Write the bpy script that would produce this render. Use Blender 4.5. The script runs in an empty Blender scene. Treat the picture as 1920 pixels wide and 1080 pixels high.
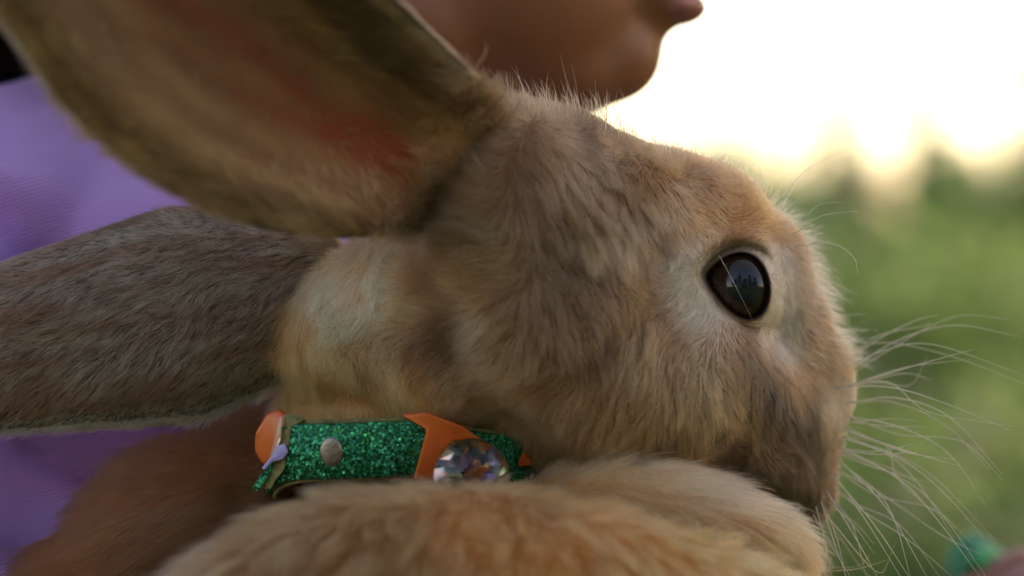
import bpy, bmesh, math
import numpy as np
from mathutils import Vector, Matrix, kdtree
from mathutils.bvhtree import BVHTree

rng = np.random.default_rng(11)
sc = bpy.context.scene
COL = sc.collection
mm = 0.001
rad = math.radians

# ------------------------------------------------------------------ camera, sky, sun, exposure
D = 0.6                       # camera to the focused eye, metres
PX = 0.00012                  # metres per photo pixel (1920 wide) in the focused plane
cam_d = bpy.data.cameras.new('camera')
cam = bpy.data.objects.new('camera', cam_d)
COL.objects.link(cam)
cam.location = (0, -D, 0)
cam.rotation_euler = (rad(90), 0, 0)
cam_d.sensor_width = 36.0
cam_d.lens = 36.0 * D / (1920 * PX)
cam_d.clip_start = 0.01
cam_d.clip_end = 3000
cam_d.dof.use_dof = True
cam_d.dof.focus_distance = D - 0.007
cam_d.dof.aperture_fstop = cam_d.lens / 15.0
sc.camera = cam

SUN_EL, SUN_AZ = 23.0, 49.0   # degrees; azimuth clockwise from the view direction
world = bpy.data.worlds.new('World')
sc.world = world
world.use_nodes = True
wn = world.node_tree.nodes
sky = wn.new('ShaderNodeTexSky')
sky.sky_type = 'NISHITA'
sky.sun_disc = False
sky.sun_elevation = rad(SUN_EL)
sky.sun_rotation = rad(SUN_AZ)
sky.dust_density = 1.3
sky.ozone_density = 0.3
sky.air_density = 1.0
world.node_tree.links.new(sky.outputs[0], wn['Background'].inputs[0])
wn['Background'].inputs[1].default_value = 0.12

sun_d = bpy.data.lights.new('sun', 'SUN')
sun_d.energy = 2.6
sun_d.angle = rad(2)
sun_d.color = (1.0, 0.93, 0.82)
sun = bpy.data.objects.new('sun', sun_d)
COL.objects.link(sun)
_sd = Vector((math.sin(rad(SUN_AZ)) * math.cos(rad(SUN_EL)), math.cos(rad(SUN_AZ)) * math.cos(rad(SUN_EL)), math.sin(rad(SUN_EL))))
sun.rotation_euler = _sd.to_track_quat('Z', 'Y').to_euler()
sun.location = (3, 3, 4)

vs = sc.view_settings
vs.view_transform = 'Standard'
vs.look = 'None'
vs.gamma = 1.0
vs.use_curve_mapping = False
vs.exposure = 1.68
vs.use_white_balance = True          # camera balanced for open shade
vs.white_balance_temperature = 7900
vs.white_balance_tint = 20

cy = sc.cycles
cy.use_denoising = True
cy.max_bounces = 8
cy.diffuse_bounces = 4
cy.glossy_bounces = 4
cy.transmission_bounces = 8
cy.transparent_max_bounces = 8
cy.sample_clamp_indirect = 6.0
sc.cycles_curves.shape = 'RIBBONS'
sc.cycles_curves.subdivisions = 2

GROUND = -0.92
CLAY = False      # test switch: leave the fur off

# ------------------------------------------------------------------ helpers
def I(u, v, d):
    """world point seen at photo pixel (u, v), d mm behind the focused plane"""
    k = (D + d * mm) / D
    return np.array([(u - 960) * PX * k, d * mm, (540 - v) * PX * k])

def proj(P):
    P = np.asarray(P)
    k = D / (D + P[..., 1])
    return 960 + P[..., 0] * k / PX, 540 - P[..., 2] * k / PX

def nrm(a):
    return a / np.maximum(np.linalg.norm(a, axis=-1, keepdims=True), 1e-12)

def props(o, label=None, cat=None, group=None, kind=None):
    if label: o['label'] = label
    if cat: o['category'] = cat
    if group: o['group'] = group
    if kind: o['kind'] = kind
    return o

def link(o, parent=None):
    COL.objects.link(o)
    if parent is not None:
        o.parent = parent
        o.matrix_parent_inverse = Matrix.Translation(-Vector(parent.location))
    return o

def empty(name, loc):
    o = bpy.data.objects.new(name, None)
    o.location = loc
    o.empty_display_size = 0.02
    COL.objects.link(o)
    return o

def mesh_obj(name, V, Fc, material=None, parent=None, smooth=True, tint=None):
    me = bpy.data.meshes.new(name)
    V = np.asarray(V, dtype=np.float64)
    me.from_pydata(V.tolist() if len(V) < 20000 else V, [], Fc if isinstance(Fc, list) else np.asarray(Fc).tolist())
    if smooth:
        me.polygons.foreach_set('use_smooth', np.ones(len(me.polygons), dtype=bool))
    if tint is not None:
        a = me.color_attributes.new('tint', 'FLOAT_COLOR', 'POINT')
        c = np.ones((len(V), 4), dtype=np.float32)
        c[:, :3] = tint
        a.data.foreach_set('color', c.ravel())
    me.update()
    o = bpy.data.objects.new(name, me)
    if material: me.materials.append(material)
    return link(o, parent)

def hash3(i, j, k, seed):
    h = (i * 374761393 + j * 668265263 + k * 2147483647 + seed * 1274126177) & 0xffffffff
    h = ((h ^ (h >> 13)) * 1274126177) & 0xffffffff
    h = (h ^ (h >> 16)) & 0xffffffff
    return h.astype(np.float64) / 0xffffffff

def noise(P, scale, seed=0):
    """value noise in 0..1, scale = features per metre"""
    Q = np.asarray(P, dtype=np.float64) * scale + 1000.0
    b = np.floor(Q).astype(np.int64)
    f = Q - b
    f = f * f * (3 - 2 * f)
    r = 0
    for dx in (0, 1):
        for dy in (0, 1):
            for dz in (0, 1):
                w = (f[..., 0] if dx else 1 - f[..., 0]) * (f[..., 1] if dy else 1 - f[..., 1]) * (f[..., 2] if dz else 1 - f[..., 2])
                r = r + w * hash3(b[..., 0] + dx, b[..., 1] + dy, b[..., 2] + dz, seed)
    return r

_ico = {}
def ico(n):
    if n not in _ico:
        bm = bmesh.new()
        bmesh.ops.create_icosphere(bm, subdivisions=n, radius=1)
        bm.verts.index_update()
        _ico[n] = (np.array([v.co[:] for v in bm.verts]), np.array([[v.index for v in f.verts] for f in bm.faces]))
        bm.free()
    return _ico[n]

def ellipsoid(c, r, axes=None, sub=3):
    v, f = ico(sub)
    A = np.eye(3) if axes is None else np.asarray(axes)     # rows = axis directions
    return (v * np.asarray(r)) @ A + np.asarray(c), f

def chain(pts, rs, step=0.4):
    """spheres strung along a polyline, tapering"""
    out = []
    pts = [np.asarray(p, float) for p in pts]
    for (p, q, r0, r1) in zip(pts[:-1], pts[1:], rs[:-1], rs[1:]):
        n = max(2, int(np.linalg.norm(q - p) / (min(r0, r1) * step)) + 1)
        for t in np.linspace(0, 1, n):
            r = r0 + (r1 - r0) * t
            out.append(ellipsoid(p + (q - p) * t, (r, r, r), sub=2))
    return out

def remesh(prims, voxel, smooth=6, factor=0.5):
    Vs, Fs, k = [], [], 0
    for v, f in prims:
        Vs.append(v); Fs.append(f + k); k += len(v)
    me = bpy.data.meshes.new('tmp')
    me.from_pydata(np.concatenate(Vs).tolist(), [], np.concatenate(Fs).tolist())
    o = bpy.data.objects.new('tmp', me)
    COL.objects.link(o)
    m = o.modifiers.new('r', 'REMESH'); m.mode = 'VOXEL'; m.voxel_size = voxel; m.adaptivity = 0
    if smooth:
        s = o.modifiers.new('s', 'SMOOTH'); s.iterations = smooth; s.factor = factor
    dg = bpy.context.evaluated_depsgraph_get()
    ev = o.evaluated_get(dg)
    e = ev.to_mesh()
    V = np.empty(len(e.vertices) * 3); e.vertices.foreach_get('co', V); V = V.reshape(-1, 3)
    L = np.empty(len(e.loops), dtype=np.int64); e.loops.foreach_get('vertex_index', L)
    n = np.empty(len(e.polygons), dtype=np.int64); e.polygons.foreach_get('loop_total', n)
    if (n == 4).all():
        Fq = L.reshape(-1, 4)
    else:
        st = np.empty(len(e.polygons), dtype=np.int64); e.polygons.foreach_get('loop_start', st)
        Fq = np.array([L[a:a + 4] if c == 4 else np.append(L[a:a + 3], L[a]) for a, c in zip(st, n)])
    ev.to_mesh_clear()
    bpy.data.objects.remove(o); bpy.data.meshes.remove(me)
    return V, Fq

def to_tris(Fq):
    Fq = np.asarray(Fq)
    return np.concatenate([Fq[:, [0, 1, 2]], Fq[:, [0, 2, 3]]])

def vnormals(V, T):
    n = np.cross(V[T[:, 1]] - V[T[:, 0]], V[T[:, 2]] - V[T[:, 0]])
    out = np.zeros_like(V)
    for k in range(3):
        np.add.at(out, T[:, k], n)
    return nrm(out)

def tube(pts, r, sides=6, close=False, cap=True):
    """swept tube, r per point"""
    P = np.asarray(pts, float); n = len(P)
    r = np.broadcast_to(np.asarray(r, float), (n,))
    if close:
        T = nrm(np.roll(P, -1, 0) - np.roll(P, 1, 0))
    else:
        T = nrm(np.gradient(P, axis=0))
    ref = np.array([0.13, 0.21, 0.97])
    if abs((T @ ref)).max() > 0.98: ref = np.array([0.9, 0.3, 0.1])
    A = nrm(np.cross(T, ref)); B = np.cross(T, A)
    th = np.arange(sides) * 2 * math.pi / sides
    V = (P[:, None, :] + r[:, None, None] * (np.cos(th)[None, :, None] * A[:, None, :] + np.sin(th)[None, :, None] * B[:, None, :])).reshape(-1, 3)
    Fc = []
    for i in range(n if close else n - 1):
        j = (i + 1) % n
        for k in range(sides):
            k2 = (k + 1) % sides
            Fc.append([i * sides + k, i * sides + k2, j * sides + k2, j * sides + k])
    if cap and not close:
        Fc.append(list(range(sides))[::-1])
        Fc.append([(n - 1) * sides + k for k in range(sides)])
    return V, Fc

def catmull(pts, n=12, close=False):
    P = [np.asarray(p, float) for p in pts]
    if close: Q = [P[-1]] + P + [P[0], P[1]]
    else: Q = [2 * P[0] - P[1]] + P + [2 * P[-1] - P[-2]]
    out = []
    for i in range(1, len(Q) - 2):
        for t in np.arange(n) / n:
            a, b, c, d = Q[i - 1], Q[i], Q[i + 1], Q[i + 2]
            out.append(0.5 * ((2 * b) + (-a + c) * t + (2 * a - 5 * b + 4 * c - d) * t * t + (-a + 3 * b - 3 * c + d) * t ** 3))
    if not close: out.append(P[-1])
    return np.array(out)

# ------------------------------------------------------------------ materials
def mat(name):
    m = bpy.data.materials.new(name)
    m.use_nodes = True
    return m, m.node_tree.nodes, m.node_tree.links, m.node_tree.nodes['Principled BSDF']

def plain(name, color, rough=0.5, metal=0.0, noise_scale=None, amount=0.15, bump=0.0, bump_scale=400, **kw):
    m, n, l, b = mat(name)
    b.inputs['Base Color'].default_value = (*color, 1)
    b.inputs['Roughness'].default_value = rough
    b.inputs['Metallic'].default_value = metal
    for k, v in kw.items():
        b.inputs[k.replace('_', ' ')].default_value = v
    if noise_scale:
        t = n.new('ShaderNodeTexNoise'); t.inputs['Scale'].default_value = noise_scale; t.inputs['Detail'].default_value = 4
        r = n.new('ShaderNodeValToRGB')
        r.color_ramp.elements[0].color = (*[c * (1 - amount) for c in color], 1)
        r.color_ramp.elements[1].color = (*[min(1, c * (1 + amount)) for c in color], 1)
        r.color_ramp.elements[0].position = 0.3; r.color_ramp.elements[1].position = 0.7
        co = n.new('ShaderNodeTexCoord')
        l.new(co.outputs['Object'], t.inputs['Vector']); l.new(t.outputs['Fac'], r.inputs['Fac']); l.new(r.outputs['Color'], b.inputs['Base Color'])
    if bump:
        t2 = n.new('ShaderNodeTexNoise'); t2.inputs['Scale'].default_value = bump_scale; t2.inputs['Detail'].default_value = 3
        co2 = n.new('ShaderNodeTexCoord'); l.new(co2.outputs['Object'], t2.inputs['Vector'])
        bp = n.new('ShaderNodeBump'); bp.inputs['Strength'].default_value = bump; bp.inputs['Distance'].default_value = 0.0005
        l.new(t2.outputs['Fac'], bp.inputs['Height']); l.new(bp.outputs['Normal'], b.inputs['Normal'])
    return m

def leaf_material(name, trans=0.45):
    m, n, l, b = mat(name)
    at = n.new('ShaderNodeAttribute'); at.attribute_name = 'tint'
    b.inputs['Roughness'].default_value = 0.55
    l.new(at.outputs['Color'], b.inputs['Base Color'])
    tr = n.new('ShaderNodeBsdfTranslucent')
    mx = n.new('ShaderNodeMixShader'); mx.inputs[0].default_value = trans
    l.new(at.outputs['Color'], tr.inputs['Color'])
    l.new(b.outputs[0], mx.inputs[1]); l.new(tr.outputs[0], mx.inputs[2]); l.new(mx.outputs[0], n['Material Output'].inputs['Surface'])
    return m

def fur_material(name):
    m = bpy.data.materials.new(name); m.use_nodes = True
    n, l = m.node_tree.nodes, m.node_tree.links
    n.remove(n['Principled BSDF'])
    h = n.new('ShaderNodeBsdfHairPrincipled')
    h.model = 'CHIANG'; h.parametrization = 'COLOR'
    at = n.new('ShaderNodeAttribute'); at.attribute_name = 'tint'
    l.new(at.outputs['Color'], h.inputs['Color'])
    h.inputs['Roughness'].default_value = 0.48
    h.inputs['Radial Roughness'].default_value = 0.6
    h.inputs['IOR'].default_value = 1.36
    l.new(h.outputs[0], n['Material Output'].inputs['Surface'])
    return m

def tint_skin(name, rough=0.6, sss=0.0):
    m, n, l, b = mat(name)
    at = n.new('ShaderNodeAttribute'); at.attribute_name = 'tint'
    l.new(at.outputs['Color'], b.inputs['Base Color'])
    b.inputs['Roughness'].default_value = rough
    b.inputs['Subsurface Weight'].default_value = sss
    b.inputs['Subsurface Radius'].default_value = (0.004, 0.0015, 0.0008)
    b.inputs['Subsurface Scale'].default_value = 1.0
    b.inputs['Specular IOR Level'].default_value = 0.05
    return m

# ------------------------------------------------------------------ ground and meadow
def build_ground():
    n = 60
    xs = np.concatenate([-np.geomspace(600, 1, n // 2), np.geomspace(1, 600, n // 2)])
    X, Y = np.meshgrid(xs, xs)
    P = np.stack([X.ravel(), Y.ravel(), np.zeros(X.size)], 1)
    r = np.hypot(P[:, 0], P[:, 1])
    P[:, 2] = GROUND + (noise(P, 0.09, 3) - 0.5) * 0.5 * np.clip((r - 4) / 20, 0, 1)
    m = len(xs)
    Fq = [[j * m + i, j * m + i + 1, (j + 1) * m + i + 1, (j + 1) * m + i] for j in range(m - 1) for i in range(m - 1)]
    mt, nd, lk, b = mat('meadow_soil')
    t = nd.new('ShaderNodeTexNoise'); t.inputs['Scale'].default_value = 0.7; t.inputs['Detail'].default_value = 8
    co = nd.new('ShaderNodeTexCoord'); lk.new(co.outputs['Object'], t.inputs['Vector'])
    rp = nd.new('ShaderNodeValToRGB')
    rp.color_ramp.elements[0].color = (0.035, 0.07, 0.02, 1); rp.color_ramp.elements[1].color = (0.10, 0.16, 0.045, 1)
    rp.color_ramp.elements[0].position = 0.35; rp.color_ramp.elements[1].position = 0.68
    lk.new(t.outputs['Fac'], rp.inputs['Fac']); lk.new(rp.outputs['Color'], b.inputs['Base Color'])
    b.inputs['Roughness'].default_value = 1.0; b.inputs['Specular IOR Level'].default_value = 0.0
    o = mesh_obj('ground', P, Fq, mt)
    props(o, 'green meadow ground running back to the tree line', kind='structure')

def leaves_mesh(C, size, tint, seed=0, up=0.4):
    """one folded diamond per leaf: 4 verts, 2 triangles"""
    r = np.random.default_rng(seed)
    n = len(C)
    a = nrm(r.normal(size=(n, 3)) + np.array([0, 0, -0.2]))
    b = nrm(np.cross(a, r.normal(size=(n, 3)) + np.array([0, 0, up])))
    s = size * r.uniform(0.6, 1.4, (n, 1))
    nn = np.cross(a, b)
    V = np.stack([C - a * s * 0.5, C + b * s * 0.28 + nn * s * 0.08, C + a * s * 0.5, C - b * s * 0.28 + nn * s * 0.08], 1).reshape(-1, 3)
    k = np.arange(n)[:, None] * 4
    T = np.concatenate([k + np.array([[0, 1, 2]]), k + np.array([[0, 2, 3]])])
    return V, T, np.repeat(tint, 4, 0)

LEAF = leaf_material('leaf_green', 0.55)

def build_meadow():
    # tall grass, herbs and low shrubs that read as one green mass out of focus
    r = np.random.default_rng(5)
    Vs, Ts, Cs, k = [], [], [], 0
    # grass blades
    n = 110000
    y = 1.2 + 30 * r.random(n) ** 1.3
    x = (r.random(n) - 0.40) * (3.0 + 1.7 * y)
    base = np.stack([x, y, np.full(n, GROUND)], 1)
    base[:, 2] += (noise(base, 0.09, 3) - 0.5) * 0.5 * np.clip((np.hypot(x, y) - 4) / 20, 0, 1)
    h = (0.18 + 0.35 * noise(base * [1, 1, 0], 0.8, 9)) * r.uniform(0.6, 1.3, n)
    w = 0.006 + 0.0012 * y
    ang = r.uniform(0, 2 * math.pi, n)
    side = np.stack([np.cos(ang), np.sin(ang), np.zeros(n)], 1) * w[:, None]
    lean = np.stack([r.normal(size=n) * 0.25, r.normal(size=n) * 0.25, np.ones(n)], 1) * h[:, None]
    V = np.stack([base - side, base + side, base + lean], 1).reshape(-1, 3)
    T = np.arange(n * 3).reshape(-1, 3)
    g = noise(base, 0.6, 21)[:, None]
    c = np.array([0.07, 0.16, 0.03]) * (1 - g) + np.array([0.20, 0.27, 0.06]) * g
    c = c * 0.82 * r.uniform(0.7, 1.3, (n, 1))
    Vs.append(V); Ts.append(T); Cs.append(np.repeat(c, 3, 0)); k += len(V)
    # herbs and shrubs: leafy clumps, taller further back
    clumps = []
    for i in range(150):
        yy = r.uniform(3.2, 9.5); xx = (r.random() - 0.40) * (0.8 + 0.75 * yy)
        top = r.uniform(0.28, 0.62) + 0.035 * yy
        clumps.append((xx, yy, top, r.uniform(0.18, 0.42), 300, 0.055))
    for i in range(130):
        yy = r.uniform(10, 18); xx = (r.random() - 0.40) * (1.0 + 1.3 * yy)
        top = r.uniform(0.8, 1.3) + 0.03 * (yy - 10)
        clumps.append((xx, yy, top, r.uniform(0.4, 0.8), 700, 0.09))
    for i in range(150):
        yy = r.uniform(19, 27); xx = (r.random() - 0.42) * (2.0 + 1.6 * yy)
        top = 0.92 + 0.056 * yy * r.uniform(0.72, 1.03)
        clumps.append((xx, yy, top, r.uniform(0.45, 0.9), 800, 0.13))
    for uu, vv, yy, rr in ((1375, 235, 22, .35), (1405, 250, 23, .4), (1572, 175, 22, .10), (1585, 205, 22.3, .18), (1600, 240, 22.5, .34), (1722, 140, 21.5, .10), (1735, 180, 21.7, .17), (1752, 225, 22, .30), (1778, 245, 22.5, .38), (1925, 150, 22, .22), (1905, 215, 22, .30), (1500, 262, 23, .4), (1990, 200, 22, .5), (2080, 220, 21, .6)):
        clumps.append(((uu - 960) / 5000 * (yy + .6), yy, 0.92 + (540 - vv) / 5000 * (yy + .6), rr, 260 + int(1500 * rr), 0.10))
    for (xx, yy, top, rr, m, sz) in clumps:
        p = nrm(r.normal(size=(m, 3))) * (r.random((m, 1)) ** 0.45)
        p *= (0.75 + 0.5 * noise(p * 1.0 + xx * 7, 2.2, 4))[:, None]
        C = p * np.array([rr, rr, top * 0.52]) + np.array([xx, yy, GROUND + top * 0.52])
        C[:, 2] = np.maximum(C[:, 2], GROUND + 0.02)
        hue = r.random()
        col = np.array([0.055, 0.15, 0.045]) * (1 - hue) + np.array([0.19, 0.27, 0.075]) * hue
        if r.random() < 0.3: col = np.array([0.025, 0.065, 0.022])
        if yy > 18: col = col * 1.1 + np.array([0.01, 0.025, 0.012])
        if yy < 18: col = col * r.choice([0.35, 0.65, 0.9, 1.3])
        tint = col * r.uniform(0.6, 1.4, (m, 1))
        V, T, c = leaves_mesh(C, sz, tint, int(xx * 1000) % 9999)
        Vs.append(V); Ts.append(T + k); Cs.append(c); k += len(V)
    o = mesh_obj('meadow_plants', np.concatenate(Vs), np.concatenate(Ts), LEAF, smooth=False, tint=np.concatenate(Cs))
    props(o, 'blurred sunlit mass of green grass, herbs and low shrubs', kind='stuff')

BARK = plain('bark', (0.10, 0.075, 0.055), 0.9, noise_scale=9, amount=0.4)

def build_tree(x, y, height, spread, nleaf, leaf, first, label, group, seed, sparse=False, hue=0.5):
    r = np.random.default_rng(seed)
    root = empty('tree', (x, y, GROUND))
    props(root, label, 'tree', group)
    lean = np.array([r.normal() * 0.04, r.normal() * 0.04, 1])
    base = np.array([x, y, GROUND - 0.1])
    r0 = height * (0.011 if sparse else 0.02)
    tp = [base + lean * height * t + np.array([r.normal(), r.normal(), 0]) * height * 0.008 for t in np.linspace(0, 0.95, 9)]
    V, Fc = tube(tp, np.linspace(r0, r0 * 0.2, 9), 8)
    V = V.copy()
    allV, allF, k = [V], [list(f) for f in Fc], len(V)
    tips = []
    nb = 16 if sparse else 20
    for i in range(nb):
        t = first + (0.93 - first) * (i + r.random()) / nb
        p = base + lean * height * t
        a = i * 2.4 + r.normal() * 0.4
        L = spread * (1.15 - 0.75 * (t - first) / (1 - first)) * r.uniform(0.6, 1.1)
        q = [p + np.array([math.cos(a) * L * s, math.sin(a) * L * s, L * (0.45 * s - 0.12 * s * s)]) + r.normal(size=3) * L * 0.03 for s in np.linspace(0, 1, 5)]
        v, f = tube(q, np.linspace(r0 * 0.38, r0 * 0.06, 5), 5)
        allV.append(v); allF += [[c + k for c in g] for g in f]; k += len(v)
        for s in (0.45, 0.7, 1.0): tips.append((q[int(s * 4)], L))
    mesh_obj('trunk', np.concatenate(allV), allF, BARK, root)
    tips.append((base + lean * height * 0.97, spread * 0.5))
    per = max(8, nleaf // len(tips))
    Cs = []
    for (q, L) in tips:
        p = nrm(r.normal(size=(per, 3))) * (r.random((per, 1)) ** 0.5)
        Cs.append(q + p * np.array([0.42, 0.42, 0.3]) * L * r.uniform(0.5, 1.1))
    C = np.concatenate(Cs)
    col = np.array([0.04, 0.09, 0.02]) * (1 - hue) + np.array([0.13, 0.18, 0.045]) * hue
    V, T, c = leaves_mesh(C, leaf, col * r.uniform(0.55, 1.4, (len(C), 1)), seed)
    mesh_obj('crown', V, T, LEAF, root, smooth=False, tint=c)

def build_trees():
    g = 'trees along the far edge of the meadow'
    for i, (x, y, h, s, nl, first, sp, hue) in enumerate([
            (4.18, 26.0, 3.5, 0.34, 1100, 0.25, True, 0.5), (3.50, 27.5, 7.5, 0.8, 600, 0.36, True, 0.4),
            (6.9, 29.0, 9.0, 2.6, 5200, 0.30, False, 0.5), (9.8, 26.0, 8.0, 2.5, 6000, 0.22, False, 0.6),
            (-4.0, 29.0, 9.0, 2.8, 5200, 0.30, False, 0.4), (-8.5, 26.0, 8.0, 2.6, 6000, 0.25, False, 0.5)]):
        lab = 'slim leafy sapling rising dark between two bright sky discs' if i == 0 else \
              'thin faint tree washed out by the bright sky, right of the chin' if i == 1 else 'leafy tree at the far edge of the meadow, out of focus'
        build_tree(x, y, h, s, nl, 0.12 if sp else 0.17, first, lab, None if i < 2 else g, 40 + i, sp, hue)
    build_tree(3.15, 2.75, 5.0, 2.0, 26000, 0.12, 0.16, 'leafy tree added to shade the rabbit from the sun, unseen beyond the right edge', None, 31, False, 0.5)  # added out of view so its crown blocks the sun from the rabbit
    g = 'trees opposite the rabbit, reflected in its eye'
    for i, (x, y, h, s) in enumerate([(-2.6, -10.0, 5.6, 1.9), (0.3, -8.6, 7.5, 2.0), (2.9, -9.4, 5.6, 1.9), (5.6, -8.2, 7.2, 2.3), (8.6, -7.5, 7.0, 2.2)]):
        build_tree(x, y, h, s, 7000, 0.26, 0.10, 'leafy tree seen only as a dark reflection in the rabbit\'s eye', g, 70 + i, False, 0.4)

# ------------------------------------------------------------------ person
def build_person():
    skin_m, n, l, b = mat('person_skin')
    t = n.new('ShaderNodeTexNoise'); t.inputs['Scale'].default_value = 60; t.inputs['Detail'].default_value = 5
    co = n.new('ShaderNodeTexCoord'); l.new(co.outputs['Object'], t.inputs['Vector'])
    rp = n.new('ShaderNodeValToRGB')
    rp.color_ramp.elements[0].color = (0.30, 0.105, 0.056, 1); rp.color_ramp.elements[1].color = (0.40, 0.15, 0.08, 1)
    l.new(t.outputs['Fac'], rp.inputs['Fac']); l.new(rp.outputs['Color'], b.inputs['Base Color'])
    b.inputs['Roughness'].default_value = 0.5
    b.inputs['Subsurface Weight'].default_value = 0.25
    b.inputs['Subsurface Radius'].default_value = (0.008, 0.003, 0.0015); b.inputs['Subsurface Scale'].default_value = 1.0
    S = 80.0     # sagittal plane of the head, mm behind the focused plane
    root = empty('person', (-0.10, 0.14, GROUND))
    props(root, 'person in a lilac knitted sweater hugging the rabbit, chin just above its head', 'person')
    def e(c, r, ax=None):
        c = np.array(c, float)
        if c[2] > 30 and c[1] == S or c[2] > 60: c = c + [1.2, 0, -6.0]      # the head sits a little forward and low
        return ellipsoid(c * mm, np.array(r) * mm, ax)
    P = []
    P += [e((-48, S, 178), (86, 70, 80)), e((-4, S, 128), (50, 54, 62)), e((-8, S, 86), (42, 46, 36)),
          e((23, S, 66), (14.5, 17, 13.5)), e((8, S, 62), (22, 24, 14)), e((-30, S - 4, 72), (34, 44, 26)),
          e((33, S, 84), (11, 19, 9)), e((37.5, S, 77.5), (9.5, 15, 5.2)), e((39, S, 86.5), (9.5, 17, 5.5)),
          e((40, S, 104), (11, 12, 9)), e((48, S, 106), (10, 8, 8)), e((36, S, 122), (11, 8, 16)),
          e((26, S, 150), (22, 42, 14)), e((-45, S - 68, 128), (14, 6, 22)), e((-45, S + 68, 128), (14, 6, 22))]
    P += chain([(p[0] * mm, p[1] * mm, p[2] * mm) for p in ((-48, S + 2, 100), (-75, S + 28, 20), (-90, S + 45, -60))], [0.043, 0.044, 0.055])
    P += [e((-100, 150, -190), (95, 70, 190)), e((-95, 140, -80), (100, 70, 70))]
    Rs, Re, Rw = np.array((-172, 80, -38)) * mm, np.array((-235, 30, -235)) * mm, np.array((-30, -30, -215)) * mm
    Ls, Le, Lw = np.array((-5, 215, -60)) * mm, np.array((75, 300, -225)) * mm, np.array((205, 190, -140)) * mm
    P += chain([Rs, Re, Rw], [0.036, 0.03, 0.022]) + chain([Ls, Le, Lw], [0.036, 0.03, 0.021])
    V1, F1 = remesh(P, 2.6 * mm, 8)
    # hands: palm and five bent fingers each
    def hand(wrist, fwd, palm_n, curl, spread=0.2):
        fwd = nrm(np.array(fwd, float)); pn = nrm(np.array(palm_n, float) - fwd * np.dot(palm_n, fwd)); sd = np.cross(fwd, pn)
        H = chain([wrist, wrist + fwd * 0.025], [0.017, 0.019])
        pc = wrist + fwd * 0.042
        H.append(ellipsoid(pc, (0.031, 0.026, 0.012), [fwd, sd, pn]))
        for k, (off, Ls_) in enumerate([(-0.019, (0.026, 0.017, 0.013)), (-0.0065, (0.029, 0.019, 0.014)), (0.0065, (0.027, 0.018, 0.013)), (0.019, (0.021, 0.014, 0.012))]):
            p = pc + fwd * 0.024 + sd * off
            d = nrm(fwd + sd * off * spread * 10); pts = [p]
            for j, L in enumerate(Ls_):
                a = curl[k] * (0.7 + 0.5 * j)
                d = nrm(d * math.cos(a) + pn * math.sin(a)); p = p + d * L; pts.append(p)
            H += chain(pts, [0.0078, 0.0074, 0.0068, 0.006])
        p = pc - fwd * 0.018 - sd * 0.018
        d = nrm(fwd * 0.6 - sd * 0.7 + pn * 0.35)
        pts = [p, p + d * 0.022]; d = nrm(d + fwd * 0.5 + pn * 0.4); pts.append(pts[-1] + d * 0.018); d = nrm(d + fwd * 0.4); pts.append(pts[-1] + d * 0.014)
        H += chain(pts, [0.011, 0.0088, 0.0078, 0.0066])
        return H
    HL = hand(Lw, (-0.45, -0.35, 0.55), (-0.6, -0.3, -0.7), [0.75, 0.8, 0.85, 0.9])
    V2, F2 = remesh(HL, 1.3 * mm, 4)
    # bring the knuckle of the far hand to the lower right corner of the view
    tgt = I(1912, 1058, 165)
    u, v = proj(V2); top = V2[np.argsort(v)[:40]].mean(0)
    V2 += tgt - top + np.array([0, 0, 0.004])
    HR = hand(Rw, (0.9, -0.05, 0.05), (0.05, 0.25, 1.0), [0.25, 0.25, 0.25, 0.3])
    V3, F3 = remesh(HR, 1.3 * mm, 4)
    V = np.concatenate([V1, V2, V3])
    Fc = np.concatenate([F1, F2 + len(V1), F3 + len(V1) + len(V2)])
    body = mesh_obj('body', V, Fc, skin_m, root)
    shift = tgt - top
    # lips, eyes, brows
    lip = plain('lip_skin', (0.50, 0.17, 0.15), 0.4, noise_scale=120, amount=0.2)
    lv, lf = remesh([e((39.5, S, 77.3), (9, 14, 4.6)), e((41, S, 86.8), (9, 16, 4.4))], 1.2 * mm, 4)
    mesh_obj('lips', lv, lf, lip, root)
    white = plain('eye_white', (0.8, 0.78, 0.74), 0.15)
    dark = plain('eye_dark', (0.03, 0.02, 0.015), 0.1)
    hairm = plain('person_hair', (0.03, 0.018, 0.012), 0.45, noise_scale=150, amount=0.5, bump=0.6, bump_scale=500)
    for sg in (-1, 1):
        ev, ef = e((28, S + sg * 27, 133), (11, 11, 11))
        ey = mesh_obj('eye', ev, ef, white, root)
        iv, if_ = e((36.5, S + sg * 27.5, 133), (3.2, 5.2, 5.2))
        mesh_obj('iris', iv, if_, dark, ey)
        bv, bf = e((36, S + sg * 27, 149), (5, 17, 2.6)); mesh_obj('eyebrow', bv, bf, hairm, root)
    # hair: cap and long fall behind the shoulder, built of many locks
    Hp = [e((-58, S, 192), (90, 77, 80)), e((-96, S + 6, 140), (50, 62, 60))]
    r = np.random.default_rng(3)
    for i in range(20):
        a = rad(60 + 110 * i / 19)
        x0, y0 = -62 + 78 * math.cos(a), S + 66 * math.sin(a)
        if y0 < S - 40 and x0 > -60: continue
        Hp += chain([np.array((x0, y0, 170)) * mm, np.array((x0 - 14, y0 + 4, 70)) * mm, np.array((x0 - 34 + r.normal() * 6, y0 + 18, -30 + r.normal() * 15)) * mm], [0.016, 0.014, 0.007], 0.6)
    hv, hf = remesh(Hp, 3.2 * mm, 3)
    hv = hv + nrm(hv - np.array([-0.06, 0.08, 0.15])) * ((noise(hv * [1, 1, 0.12], 160, 5) - 0.5) * 0.006)[:, None]
    keep_x = hv[:, 0] < 0.012
    fk = keep_x[hf].all(1)
    mesh_obj('hair', hv, hf[fk], hairm, root)
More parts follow.
